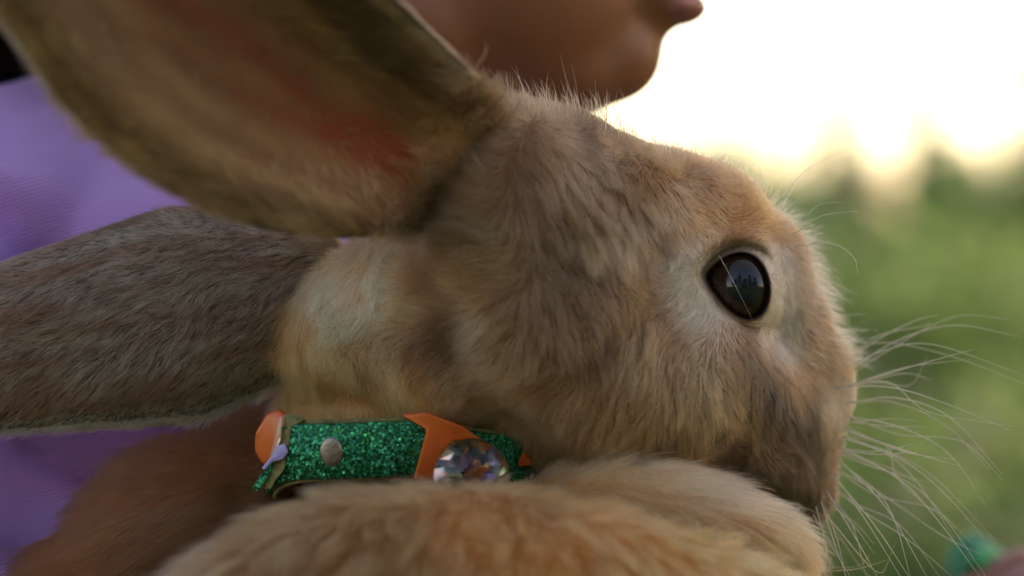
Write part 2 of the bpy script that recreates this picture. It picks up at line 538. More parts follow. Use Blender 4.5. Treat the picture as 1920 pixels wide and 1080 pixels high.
    # sweater
    kn, n, l, b = mat('lilac_knit')
    co = n.new('ShaderNodeTexCoord')
    mp = n.new('ShaderNodeMapping'); mp.inputs['Rotation'].default_value = (0, rad(16), 0)
    l.new(co.outputs['Object'], mp.inputs['Vector'])
    wv = n.new('ShaderNodeTexWave'); wv.wave_type = 'BANDS'; wv.bands_direction = 'Z'
    wv.inputs['Scale'].default_value = 330; wv.inputs['Distortion'].default_value = 0.7; wv.inputs['Detail'].default_value = 2; wv.inputs['Detail Scale'].default_value = 1.5
    l.new(mp.outputs[0], wv.inputs['Vector'])
    w2 = n.new('ShaderNodeTexWave'); w2.wave_type = 'BANDS'; w2.bands_direction = 'X'; w2.inputs['Scale'].default_value = 420; w2.inputs['Distortion'].default_value = 0.5
    l.new(mp.outputs[0], w2.inputs['Vector'])
    ad = n.new('ShaderNodeMath'); ad.operation = 'MULTIPLY_ADD'; ad.inputs[1].default_value = 0.3
    l.new(w2.outputs['Fac'], ad.inputs[0]); l.new(wv.outputs['Fac'], ad.inputs[2])
    bp = n.new('ShaderNodeBump'); bp.inputs['Strength'].default_value = 0.8; bp.inputs['Distance'].default_value = 0.0008
    l.new(ad.outputs[0], bp.inputs['Height']); l.new(bp.outputs['Normal'], b.inputs['Normal'])
    nt = n.new('ShaderNodeTexNoise'); nt.inputs['Scale'].default_value = 35; nt.inputs['Detail'].default_value = 6
    l.new(co.outputs['Object'], nt.inputs['Vector'])
    rp = n.new('ShaderNodeValToRGB')
    rp.color_ramp.elements[0].color = (0.66, 0.29, 0.86, 1); rp.color_ramp.elements[1].color = (0.80, 0.39, 0.95, 1)
    l.new(nt.outputs['Fac'], rp.inputs['Fac'])
    mx = n.new('ShaderNodeMix'); mx.data_type = 'RGBA'; mx.blend_type = 'MULTIPLY'; mx.inputs['Factor'].default_value = 0.3
    l.new(rp.outputs['Color'], mx.inputs[6]); l.new(wv.outputs['Color'], mx.inputs[7]); l.new(mx.outputs[2], b.inputs['Base Color'])
    b.inputs['Roughness'].default_value = 0.9; b.inputs['Sheen Weight'].default_value = 0.4; b.inputs['Specular IOR Level'].default_value = 0.15
    Q = [e((-100, 150, -210), (118, 92, 215)), e((-92, 138, -95), (118, 84, 80)), e((-170, 84, -14), (68, 54, 64)), e((-120, 96, 12), (58, 46, 44)), e((-72, 84, 12), (50, 44, 36)),
         e((-110, 105, -20), (62, 52, 46)), e((-40, 160, -30), (66, 52, 42)), e((-85, 128, 8), (60, 52, 20)), e((-150, 60, -120), (70, 50, 90))]
    Q += chain([Rs, (Rs + Re) / 2 + np.array([-0.012, -0.01, 0]), Re, Rw - np.array([0.02, 0, 0])], [0.056, 0.052, 0.047, 0.034])
    lw2 = Lw + shift
    Q += chain([Ls, Le, lw2 + nrm(Le - lw2) * 0.03], [0.056, 0.046, 0.034])
    sv, sf = remesh(Q, 3.0 * mm, 10)
    tt = to_tris(sf); nn_ = vnormals(sv, tt)
    fold = np.sin((sv[:, 0] * 0.8 + sv[:, 2] * 0.9 + 0.02 * (noise(sv, 22, 8) - 0.5) * 2) * 150) * np.clip(noise(sv, 14, 17) - 0.35, 0, 1)
    sv = sv + nn_ * (0.010 * (noise(sv, 26, 2) - 0.5) + 0.006 * (noise(sv, 60, 6) - 0.5) + 0.011 * fold)[:, None]
    mesh_obj('sweater', sv, sf, kn, root)
    # trousers and shoes, below the view
    denim = plain('dark_trousers', (0.03, 0.04, 0.08), 0.9, noise_scale=80, amount=0.3)
    shoe = plain('white_shoe', (0.6, 0.6, 0.58), 0.6, noise_scale=30, amount=0.15)
    gz = GROUND / mm
    Tq = [e((-100, 150, -400), (112, 88, 70))]
    for sx, sy in ((-45, -45), (45, 45)):
        Tq += chain([np.array((-100 + sx * 0.9, 150 + sy * 0.9, -420)) * mm, np.array((-90 + sx, 145 + sy, -650)) * mm, np.array((-105 + sx, 155 + sy, gz + 60)) * mm], [0.066, 0.052, 0.042])
    tv, tf = remesh(Tq, 5 * mm, 6)
    mesh_obj('trousers', tv, tf, denim, root)
    for sx, sy in ((-45, -45), (45, 45)):
        c = np.array((-105 + sx, 155 + sy, gz))
        wv_, wf = remesh([e(c + [0, 0, 42], (40, 34, 40)), e(c + [38, -30, 26], (52, 34, 25)), e(c + [18, -15, 8], (70, 44, 8))], 4 * mm, 4)
        mesh_obj('shoe', wv_, wf, shoe, root)
    # the leash in the far hand
    g = plain('green_cord', (0.035, 0.36, 0.12), 0.55, noise_scale=500, amount=0.5, bump=0.5, bump_scale=900)
    c0 = I(1862, 1088, 160)
    pts = [c0 + np.array([0.007 * math.cos(a) * (1 - 0.03 * k), 0.008 * math.sin(1.7 * a) + 0.003 * k, 0.006 * math.sin(a) + 0.0016 * math.cos(3 * a)]) for k, a in enumerate(np.linspace(0, 9.4, 9))]
    pts += [I(1900, 1130, 170), I(1915, 1200, 172), I(1880, 1330, 165), I(1600, 1500, 130), I(1200, 1460, 70), I(1000, 1180, 30)]
    lv, lf = tube(catmull(pts, 8), 0.0036, 10)
    lo = mesh_obj('leash', lv, lf, g)
    props(lo, 'blurred green cord leash bunched in the hand at the lower right', 'leash')

def glitter_material(name, color, scale):
    m, n, l, b = mat(name)
    co = n.new('ShaderNodeTexCoord')
    v = n.new('ShaderNodeTexVoronoi'); v.inputs['Scale'].default_value = scale
    l.new(co.outputs['Object'], v.inputs['Vector'])
    # each flake gets its own tilt and brightness
    sub = n.new('ShaderNodeVectorMath'); sub.operation = 'SUBTRACT'; sub.inputs[1].default_value = (0.5, 0.5, 0.5)
    l.new(v.outputs['Color'], sub.inputs[0])
    scl = n.new('ShaderNodeVectorMath'); scl.operation = 'SCALE'; scl.inputs['Scale'].default_value = 1.5
    l.new(sub.outputs[0], scl.inputs[0])
    ge = n.new('ShaderNodeNewGeometry')
    add = n.new('ShaderNodeVectorMath'); add.operation = 'ADD'
    l.new(ge.outputs['Normal'], add.inputs[0]); l.new(scl.outputs[0], add.inputs[1])
    no = n.new('ShaderNodeVectorMath'); no.operation = 'NORMALIZE'; l.new(add.outputs[0], no.inputs[0])
    l.new(no.outputs[0], b.inputs['Normal'])
    sp = n.new('ShaderNodeSeparateColor'); l.new(v.outputs['Color'], sp.inputs[0])
    rp = n.new('ShaderNodeValToRGB'); rp.color_ramp.interpolation = 'CONSTANT'
    c = color
    rp.color_ramp.elements[0].color = (c[0] * 0.5, c[1] * 0.45, c[2] * 0.5, 1)
    e1 = rp.color_ramp.elements[1]; e1.position = 0.45; e1.color = (*c, 1)
    e2 = rp.color_ramp.elements.new(0.8); e2.color = (c[0] * 2 + 0.02, min(1, c[1] * 2.4), min(1, c[2] * 2.6), 1)
    l.new(sp.outputs[0], rp.inputs['Fac']); l.new(rp.outputs['Color'], b.inputs['Base Color'])
    b.inputs['Metallic'].default_value = 0.75
    b.inputs['Roughness'].default_value = 0.28
    return m

# ------------------------------------------------------------------ rabbit
PSI, TH = rad(27), rad(12)
Fv = np.array([math.cos(TH) * math.cos(PSI), math.cos(TH) * math.sin(PSI), -math.sin(TH)])
Nv = np.array([math.sin(PSI), -math.cos(PSI), 0.0])            # towards the near cheek
Uv = np.array([math.sin(TH) * math.cos(PSI), math.sin(TH) * math.sin(PSI), math.cos(TH)])
HO = I(1180, 490, 4)
CAM = np.array([0, -D, 0])

def Hp(u, v, b):
    """point of the head seen at pixel (u, v), b mm to the near side of its middle plane"""
    q = I(u, v, 0) - CAM
    t = (np.dot(HO - CAM, Nv) + b * mm) / np.dot(q, Nv)
    return CAM + q * t

def mirror(P):
    s = (np.asarray(P) - HO) @ Nv
    return P - 2 * s[..., None] * Nv

HEAD = [  # u, v, b, ra, rb, rc (mm along head axes)
    (1120, 440, 0, 33, 23, 23), (1000, 470, 0, 26, 24, 26), (955, 345, 0, 22, 19, 18), (1050, 372, 0, 22, 19, 19), (905, 335, 4, 14, 10, 16), (980, 420, 8, 24, 14, 24), (1322, 449, 0, 18, 16, 17), (1245, 400, 0, 23, 17, 14), (1395, 530, 0, 17, 14, 18),
    (1455, 640, 0, 14, 11, 17), (1500, 720, 0, 14, 10, 15), (1546, 748, 0, 9, 7.5, 7.5), (1482, 800, 0, 15, 11, 13),
    (1466, 886, 0, 15, 11, 13), (1484, 785, 7, 12, 8, 12), (1464, 850, 6, 12, 8, 11),
    (1260, 690, 13, 26, 13, 22), (1350, 740, 9, 24, 11, 18), (1160, 690, 10, 28, 16, 22), (1390, 830, 5, 22, 11, 13),
    (1385, 540, 9, 13, 9, 13), (1395, 462, 15, 9, 5.5, 4.2), (1320, 480, 15, 7, 5, 5), (1290, 560, 17, 9, 6, 10), (1360, 625, 15, 10, 5, 5),
    (1080, 560, 10, 32, 15, 27), (1200, 560, 11, 28, 13, 26)]
EYE_C = Hp(1384, 538, 13.0)
EYE_R = 8.6 * mm
APERT = [(1324, 517), (1338, 497), (1360, 481), (1386, 473), (1412, 479), (1432, 500), (1443, 532), (1441, 566), (1428, 590), (1406, 600),
         (1384, 594), (1362, 578), (1343, 556), (1330, 537)]

def in_poly(u, v, poly):
    u = np.asarray(u); v = np.asarray(v); ins = np.zeros(u.shape, bool)
    n = len(poly)
    for i in range(n):
        (x1, y1), (x2, y2) = poly[i], poly[(i + 1) % n]
        c = ((y1 > v) != (y2 > v)) & (u < (x2 - x1) * (v - y1) / (y2 - y1 + 1e-9) + x1)
        ins ^= c
    return ins

def apert(scale):
    cu, cv = 1384, 537
    return [(cu + (u - cu) * scale, cv + (v - cv) * scale) for u, v in APERT]

PAL = dict(T=(.50, .355, .215), O=(.77, .48, .245), G=(.45, .33, .225), P=(.88, .81, .71), D=(.13, .105, .085), K=(.27, .195, .135),
           B=(.36, .23, .125), C=(.60, .47, .325), R=(.56, .33, .165), W=(.74, .66, .56), L=(.39, .285, .20))

PAL['N'] = (.82, .655, .46)
PAL = {k: (1.12 * v[0] ** 1.72, 0.94 * v[1] ** 1.72, 0.92 * v[2] ** 1.72) for k, v in PAL.items()}

HEAD_G = [  # u, v, angle (0 right, 90 up), length mm, lift, colour, dark-tip share
    (860, 150, 130, 8, .40, 'T', .3), (910, 170, 125, 7, .5, 'T', .2), (960, 170, 112, 8, .65, 'T', .15), (1040, 185, 112, 8, .7, 'C', .1), (1085, 205, 112, 8, .65, 'C', .2), (1115, 225, 108, 6, .6, 'K', .5),
    (1150, 245, 95, 4, .5, 'K', .3), (1200, 262, 85, 4, .45, 'T', .25), (1240, 280, 90, 4.5, .5, 'T', .15), (1280, 285, 95, 6, .65, 'T', .1), (1340, 300, 80, 6, .6, 'T', .1), (1400, 335, 60, 5, .55, 'O', .1),
    (1450, 390, 45, 4.5, .5, 'O', .1), (1490, 450, 30, 6, .55, 'O', 0), (1525, 540, 15, 6.5, .55, 'T', 0), (1550, 620, 8, 6.5, .5, 'T', 0),
    (1575, 690, -30, 3.5, .35, 'C', 0), (1595, 740, -60, 1.6, .3, 'W', 0), (1590, 800, -85, 2.6, .3, 'C', .1), (1570, 870, -85, 4, .3, 'G', .3), (1540, 940, -80, 6, .35, 'K', .4), (1500, 970, -60, 6, .3, 'K', .4),
    (945, 260, 150, 9, .25, 'T', .35), (905, 340, 158, 10, .22, 'T', .35), (880, 420, 165, 10, .22, 'G', .35), (900, 230, 145, 9, .25, 'B', .35), (985, 300, -50, 8, .3, 'G', .35), (1030, 265, -62, 8, .35, 'T', .3), (1100, 300, -66, 8, .4, 'C', .3), (1150, 360, -75, 9, .4, 'T', .35), (1080, 380, -64, 10, .45, 'T', .4), (1000, 380, -55, 9, .4, 'G', .4),
    (1130, 425, -80, 11, .5, 'C', .15), (1180, 430, -86, 11, .5, 'C', .15), (1200, 320, -75, 6, .35, 'T', .15), (1250, 390, -80, 6, .35, 'C', .1), (1235, 440, -78, 6, .3, 'K', .45), (1220, 490, -70, 6, .3, 'T', .3), (1280, 460, -50, 5, .3, 'T', .3),
    (1310, 345, -40, 5, .5, 'T', .1), (1320, 410, -40, 4, .4, 'O', .15), (1380, 370, 30, 4.5, .45, 'T', .1), (1390, 440, 10, 3.6, .3, 'O', .2), (1440, 440, 15, 4, .35, 'T', .1),
    (1285, 500, 195, 4, .2, 'P', 0), (1300, 550, 210, 4, .2, 'P', 0), (1320, 480, 190, 3, .2, 'W', .1), (1320, 590, 225, 4, .2, 'P', 0), (1375, 455, 20, 2.4, .2, 'B', .2), (1450, 500, -80, 2.6, .15, 'W', 0),
    (1468, 520, -88, 3, .12, 'P', 0), (1472, 570, -90, 3, .12, 'P', 0), (1462, 630, -78, 4, .15, 'P', 0), (1498, 500, -80, 4, .25, 'B', .1), (1505, 590, -85, 4, .2, 'B', .15), (1500, 660, -80, 4, .2, 'B', .15), (1522, 560, -80, 4, .25, 'B', .1), (1532, 620, -80, 4, .25, 'B', .1), (1508, 455, -60, 4, .3, 'B', .1), (1540, 680, -75, 4, .2, 'B', .1), (1497, 545, -85, 3.5, .2, 'R', .15), (1497, 610, -85, 3.5, .2, 'R', .15), (1510, 510, -80, 4, .25, 'B', .1), (1548, 650, -80, 4, .25, 'O', .1),
    (1405, 618, -60, 3.4, .25, 'K', .2), (1360, 620, -110, 4, .3, 'O', .15), (1400, 650, -70, 4.5, .35, 'K', .3), (1345, 590, -120, 3.5, .2, 'W', 0),
    (1235, 530, 150, 5, .3, 'T', .1), (1200, 570, 165, 6, .3, 'T', .1), (1260, 610, 190, 6, .3, 'T', .1), (1200, 640, -120, 8, .35, 'C', .05), (1300, 670, -110, 8, .3, 'C', .05), (1250, 740, -102, 10, .3, 'T', .25), (1150, 710, -110, 10, .3, 'T', .25),
    (1350, 700, -75, 9, .3, 'C', .1), (1380, 780, -62, 9, .3, 'T', .3), (1300, 820, -80, 10, .28, 'T', .4), (1200, 810, -95, 10, .28, 'T', .35), (1100, 760, -110, 10, .3, 'T', .25),
    (1405, 672, -55, 6, .25, 'D', .4), (1430, 705, -55, 6, .22, 'D', .4), (1412, 725, -55, 6, .22, 'D', .4), (1445, 775, -52, 6, .22, 'D', .4), (1482, 815, -50, 6, .2, 'D', .4), (1385, 690, -60, 6, .22, 'K', .4), (1450, 735, -50, 6, .22, 'D', .4), (1475, 765, -50, 6, .2, 'D', .4), (1505, 800, -50, 6, .2, 'K', .5), (1525, 850, -55, 6, .2, 'G', .5), (1535, 835, -50, 5, .2, 'K', .4), (1470, 680, -60, 5, .25, 'O', .2), (1520, 700, -70, 4, .2, 'T', .2), (1545, 770, -65, 4, .2, 'C', .2),
    (1440, 850, -45, 8, .22, 'G', .4), (1505, 890, -60, 6, .25, 'K', .5), (1450, 880, -45, 6, .22, 'K', .5), (1400, 870, -30, 7, .2, 'D', .4), (1340, 850, -40, 7, .2, 'K', .4), (1480, 930, -50, 6, .22, 'K', .5), (1430, 910, -30, 6, .2, 'K', .4), (1280, 860, -50, 8, .25, 'K', .3),
    (1010, 445, -90, 7, .5, 'G', .2), (940, 470, 172, 9, .35, 'C', .2), (890, 540, 190, 9, .35, 'T', .2), (960, 560, -130, 9, .35, 'G', .25), (1020, 560, -97, 9, .35, 'G', .25), (1090, 520, -45, 9, .35, 'L', .25), (1150, 550, -45, 8, .35, 'L', .25),
    (1185, 600, -70, 7, .3, 'B', .3), (1000, 640, -98, 10, .4, 'G', .2), (920, 620, -145, 10, .4, 'C', .25), (1080, 630, -70, 9, .35, 'G', .25), (1130, 660, -80, 8, .3, 'B', .3), (1050, 710, -150, 10, .35, 'T', .25), (950, 720, -165, 10, .35, 'T', .2), (850, 640, -160, 10, .3, 'K', .3),
    (830, 420, 150, 8, .25, 'K', .3), (790, 500, 160, 8, .3, 'B', .3), (740, 470, 165, 8, .3, 'C', 0), (690, 500, 180, 9, .35, 'N', 0), (690, 560, 190, 9, .35, 'N', 0), (630, 580, 195, 10, .35, 'N', 0), (660, 625, 205, 10, .35, 'N', 0), (760, 590, 180, 9, .3, 'C', .1),
    (530, 650, -140, 12, .4, 'O', 0), (580, 620, -150, 12, .4, 'O', 0), (600, 680, -115, 12, .35, 'O', 0), (640, 720, -110, 12, .35, 'O', 0), (520, 710, -130, 12, .4, 'O', 0), (740, 740, -110, 11, .3, 'O', 0), (820, 760, -110, 10, .3, 'O', 0), (690, 670, -140, 10, .35, 'C', 0), (780, 690, -120, 10, .3, 'B', 0), (700, 720, -110, 11, .3, 'O', 0), (860, 740, -110, 10, .3, 'C', .1),
    (570, 772, -100, 15, .36, 'O', 0), (650, 775, -98, 15, .36, 'O', 0), (740, 780, -96, 15, .36, 'O', 0), (830, 785, -96, 14, .34, 'O', 0), (900, 800, -110, 12, .3, 'C', .1), (560, 750, -105, 12, .35, 'O', 0), (1000, 840, -105, 10, .3, 'C', .1), (1100, 840, -80, 10, .28, 'T', .2)]

FRONT_G = [
    (300, 1010, -130, 11, .35, 'T', .1), (500, 930, -125, 10, .3, 'T', .08), (700, 880, -110, 10, .32, 'T', .08), (850, 890, -95, 10, .3, 'T', .08), (1000, 920, -80, 10, .3, 'T', .08),
    (500, 1050, -120, 13, .35, 'T', .1), (700, 1000, -110, 13, .35, 'T', .15), (900, 1000, -100, 13, .35, 'O', .15), (1050, 1050, -85, 13, .35, 'O', .1), (800, 1150, -100, 13, .3, 'T', .1)]
CHEST_G = []
for _u in range(1040, 1500, 40):
    _v = 846 + max(0, _u - 1120) * 0.235
    CHEST_G += [(_u, _v, -20, 11, .24, 'P' if _u > 1400 else 'N', 0), (_u, _v - 24, -18, 10, .24, 'N', 0), (_u, _v + 34, -26, 12, .25, 'N', 0), (_u, _v + 60, -32, 12, .25, 'O', .05), (_u, _v + 95, -42, 12, .28, 'B' if _u % 80 else 'O', .1), (_u, _v + 130, -60, 13, .3, 'O', .1), (_u, _v + 190, -72, 13, .3, 'T', .1)]
CHEST_G += [(1515, 985, -60, 10, .3, 'T', 0), (1520, 1060, -80, 10, .3, 'T', 0)]
BACK_G = [
    (450, 800, 200, 11, .3, 'R', .1), (350, 830, 215, 11, .35, 'R', .1), (250, 900, 225, 12, .35, 'R', .15), (150, 980, 230, 12, .4, 'R', .1), (50, 1080, 230, 12, .4, 'R', .1),
    (420, 910, 205, 14, .4, 'G', .1), (330, 960, 215, 14, .4, 'T', .1), (300, 1040, 215, 14, .35, 'B', .1), (180, 1080, 215, 13, .35, 'R', .1), (520, 860, 200, 11, .3, 'B', .1)]

def guide_eval(G, u, v, sigma):
    g = np.array([[a[0], a[1], math.cos(rad(a[2])), math.sin(rad(a[2])), a[3], a[4], a[6], *PAL[a[5]]] for a in G])
    out = np.empty((len(u), 8))
    for s in range(0, len(u), 40000):
        uu, vv = u[s:s + 40000], v[s:s + 40000]
        d2 = (uu[:, None] - g[None, :, 0]) ** 2 + (vv[:, None] - g[None, :, 1]) ** 2
        w = np.exp(-d2 / (2 * sigma ** 2)) + 1e-4 / (1 + d2 / sigma ** 2)
        w /= w.sum(1, keepdims=True)
        out[s:s + 40000] = w @ g[:, 2:]
    return out      # dx, dz, len, lift, dark, r, g, b

def stroke(u, v, pts, w0, w1):
    best = np.full(np.shape(u), 1e9)
    for i, (a, b) in enumerate(zip(pts[:-1], pts[1:])):
        a = np.array(a, float); b = np.array(b, float); d = b - a
        t = np.clip(((u - a[0]) * d[0] + (v - a[1]) * d[1]) / (d @ d), 0, 1)
        w = w0 + (w1 - w0) * (i + t) / (len(pts) - 1)
        best = np.minimum(best, np.hypot(u - a[0] - t * d[0], v - a[1] - t * d[1]) / w)
    return np.exp(-best ** 2)

def marks(u, v):
    """dark coat markings: streak from the eye to the lip, crown and brow spots; also a painted mouth shadow"""
    m = 0.85 * stroke(u, v, [(1388, 652), (1425, 692), (1460, 742), (1505, 808), (1540, 862)], 20, 20)
    m = m + 0.5 * stroke(u, v, [(1330, 846), (1420, 880), (1500, 928), (1520, 955)], 13, 22) + 0.45 * stroke(u, v, [(1465, 690), (1510, 745), (1545, 800)], 8, 10)  # first stroke paints the shadow along the mouth into the coat colour
    m = m + 0.7 * stroke(u, v, [(1095, 225), (1135, 242)], 26, 22) + 0.55 * stroke(u, v, [(1225, 425), (1245, 462)], 13, 15) + 0.5 * stroke(u, v, [(1345, 462), (1400, 450)], 8, 9)
    m = m + 0.4 * stroke(u, v, [(820, 520), (880, 600), (930, 655)], 18, 14) + 0.4 * stroke(u, v, [(1140, 650), (1190, 590)], 14, 12)
    return np.clip(m, 0, 1)[:, None]

def eye_pale(u, v, de):
    """share of cream coat: a crescent in front of the eye and a patch behind it"""
    f = np.exp(-(np.abs(u - 1468 - 0.10 * (v - 560)) / 25) ** 3) * np.exp(-(np.abs(v - 565) / 92) ** 4)
    b = np.exp(-(np.abs(u - 1300 - 0.28 * (v - 540)) / 38) ** 3) * np.exp(-(np.abs(v - 545) / 78) ** 4)
    rr = np.hypot((u - 1384) / 60, (v - 537) / 64)
    low = np.exp(-((rr - 1.15) / 0.16) ** 2) * 0.7 * (v < 600)
    return (np.clip(0.8 * f + b + low, 0, 1) * (de < 0.032))[:, None]

NP = 7
FUR = None
COLLAR_PTS = None

def grow(name, V, T, density, attr, parent, width=0.045, clump=34, clump_w=0.55, seed=1, extra=None, frizz=0.10, back=0.3, tuft=None):
    """hair strands rooted on the triangles; attr(P, n, ex) -> dir3, len, lift, dark, col, keep"""
    r = np.random.default_rng(seed)
    A = 0.5 * np.linalg.norm(np.cross(V[T[:, 1]] - V[T[:, 0]], V[T[:, 2]] - V[T[:, 0]]), axis=1)
    VN = vnormals(V, T)
    cen = V[T].mean(1); fn = nrm(VN[T].mean(1))
    facing = ((CAM - cen) * fn).sum(1) / np.linalg.norm(CAM - cen, axis=1)
    u, v = proj(cen)
    inview = (u > -120) & (u < 2040) & (v > -120) & (v < 1190)
    dn = 1.0 + 1.2 * np.clip((u - 1420) / 80, 0, 1)      # short face fur is denser
    w = A * dn * np.where(facing > -0.35, 1.0, back) * np.where(inview, 1.0, 0.12)
    n = int(w.sum() * 1e6 * density)
    tri = r.choice(len(T), n, p=w / w.sum())
    a, b = r.random(n), r.random(n)
    fl = a + b > 1; a[fl], b[fl] = 1 - a[fl], 1 - b[fl]
    bar = np.stack([1 - a - b, a, b], 1)
    P = (V[T[tri]] * bar[:, :, None]).sum(1)
    Nn = nrm((VN[T[tri]] * bar[:, :, None]).sum(1))
    ex = None if extra is None else (extra[T[tri]] * bar[:, :, None]).sum(1)
    d3, L, lift, dark, col, keep = attr(P, Nn, ex)
    P, Nn, d3, L, lift, dark, col = [x[keep] for x in (P, Nn, d3, L, lift, dark, col)]
    n = len(P)
    # keep clear of the collar band
    if COLLAR_PTS is not None:
        kd = kdtree.KDTree(len(COLLAR_PTS))
        for i, p in enumerate(COLLAR_PTS): kd.insert(p, i)
        kd.balance()
        lo, hi = COLLAR_PTS.min(0) - 0.02, COLLAR_PTS.max(0) + 0.02
        cand = np.where(((P > lo) & (P < hi)).all(1))[0]
        for i in cand:
            dd = kd.find(P[i])[2]
            if dd < 0.0055: L[i] = min(L[i], 0.002); lift[i] *= 0.3
    # direction wander
    wob = np.stack([noise(P, 130, 50 + k) for k in range(3)], 1) - 0.5
    wob2 = np.stack([noise(P, 420, 60 + k) for k in range(3)], 1) - 0.5
    t3 = d3 + wob * 0.9 + wob2 * 0.55 + r.normal(size=(n, 3)) * 0.13
    t3 = nrm(t3 - (t3 * Nn).sum(1, keepdims=True) * Nn)
    L = L * r.uniform(0.7, 1.2, n) * (0.8 + 0.4 * noise(P, 300, 77))
    guard = r.random(n) < 0.03
    L = np.where(guard, L * 1.35, L)
    lift = np.clip(lift * (0.75 + 0.5 * noise(P, 200, 78)) + r.normal(size=n) * 0.05 + guard * 0.08, 0.04, 0.95)
    ph = lift * math.pi / 2
    t = np.linspace(0, 1, NP)[None, :, None]
    bend = r.normal(size=(n, 3)) * frizz
    X = (t * np.cos(ph)[:, None, None]) * t3[:, None, :] + ((t - 0.38 * t * t) * np.sin(ph)[:, None, None]) * Nn[:, None, :] + (t ** 2) * bend[:, None, :]
    X = P[:, None, :] + X * L[:, None, None]
    # clumping towards a neighbour strand
    ns = max(4, n // clump)
    seeds = r.choice(n, ns, replace=False)
    kd = kdtree.KDTree(ns)
    for i, s in enumerate(seeds): kd.insert(P[s], i)
    kd.balance()
    near = seeds[np.array([kd.find(p)[1] for p in P])]
    cw = clump_w * (0.45 + 0.9 * noise(P, 90, 79)) * r.uniform(0.5, 1.0, n)
    cw = np.clip(cw, 0, 0.9)
    ratio = (L / L[near])[:, None, None]
    tgt = P[near][:, None, :] + (X[near] - P[near][:, None, :]) * np.clip(ratio, 0.6, 1.3)
    X = X + (tgt - X) * (cw[:, None, None] * t ** 1.2)
    if tuft is not None:
        tw = tuft(P)
        s2 = r.choice(n, max(4, n // 130), replace=False)
        kd = kdtree.KDTree(len(s2))
        for i, q in enumerate(s2): kd.insert(P[q], i)
        kd.balance()
        nr2 = s2[np.array([kd.find(p)[1] for p in P])]
        tg2 = P[nr2][:, None, :] + (X[nr2] - P[nr2][:, None, :]) * 1.15
        X = X + (tg2 - X) * (np.clip(tw * r.uniform(0.55, 1.0, n), 0, 0.85)[:, None, None] * t ** 1.1)
    # colour along the strand: paler or darker band, some dark tips (agouti)
    mot = (0.55 + 0.42 * noise(P, 190, 80) + 0.55 * noise(P, 620, 84))[:, None] * np.ones((1, 3))
    lum = r.uniform(0.82, 1.18, (n, 1)) * mot
    isdark = (r.random(n) < np.clip(1.25 * dark * (0.3 + 0.9 * noise(P, 160, 81) + 1.3 * noise(P, 800, 85) ** 2), 0, 1))[:, None, None]
    base = np.clip(col * lum, 0.01, 0.92)[:, None, :]
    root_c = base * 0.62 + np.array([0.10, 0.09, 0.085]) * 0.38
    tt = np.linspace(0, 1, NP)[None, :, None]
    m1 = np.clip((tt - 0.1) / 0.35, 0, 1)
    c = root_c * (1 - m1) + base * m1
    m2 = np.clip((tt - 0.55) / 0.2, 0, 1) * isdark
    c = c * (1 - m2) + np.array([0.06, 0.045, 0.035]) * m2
    rad_ = width * mm * r.uniform(0.7, 1.25, (n, 1)) * (1 - 0.8 * np.linspace(0, 1, NP)[None, :] ** 2)
    cv = bpy.data.hair_curves.new(name)
    cv.add_curves([NP] * n)
    cv.attributes['position'].data.foreach_set('vector', X.astype(np.float32).ravel()) if 'position' in cv.attributes else cv.points.foreach_set('position', X.astype(np.float32).ravel())
    ra = cv.attributes.get('radius') or cv.attributes.new('radius', 'FLOAT', 'POINT')
    ra.data.foreach_set('value', rad_.astype(np.float32).ravel())
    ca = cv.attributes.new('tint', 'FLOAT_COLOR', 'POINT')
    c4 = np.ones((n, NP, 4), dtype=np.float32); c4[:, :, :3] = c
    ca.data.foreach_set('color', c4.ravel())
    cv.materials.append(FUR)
    o = bpy.data.objects.new(name, cv)
    link(o, parent)
    print('fur', name, n)
    return o

def planar_attr(G, sigma, ybias=0.0, scale=1.0, lift_k=1.0, col_k=1.0):
    def f(P, Nn, ex):
        u, v = proj(P)
        jit = 14
        g = guide_eval(G, u + (noise(P, 90, 31) - 0.5) * 2 * jit, v + (noise(P, 90, 32) - 0.5) * 2 * jit, sigma)
        d3 = np.stack([g[:, 0], np.full(len(P), ybias), g[:, 1]], 1)
        return d3, g[:, 2] * mm * scale, g[:, 3] * lift_k, g[:, 4], g[:, 5:8] * col_k, np.ones(len(P), bool)
    return f

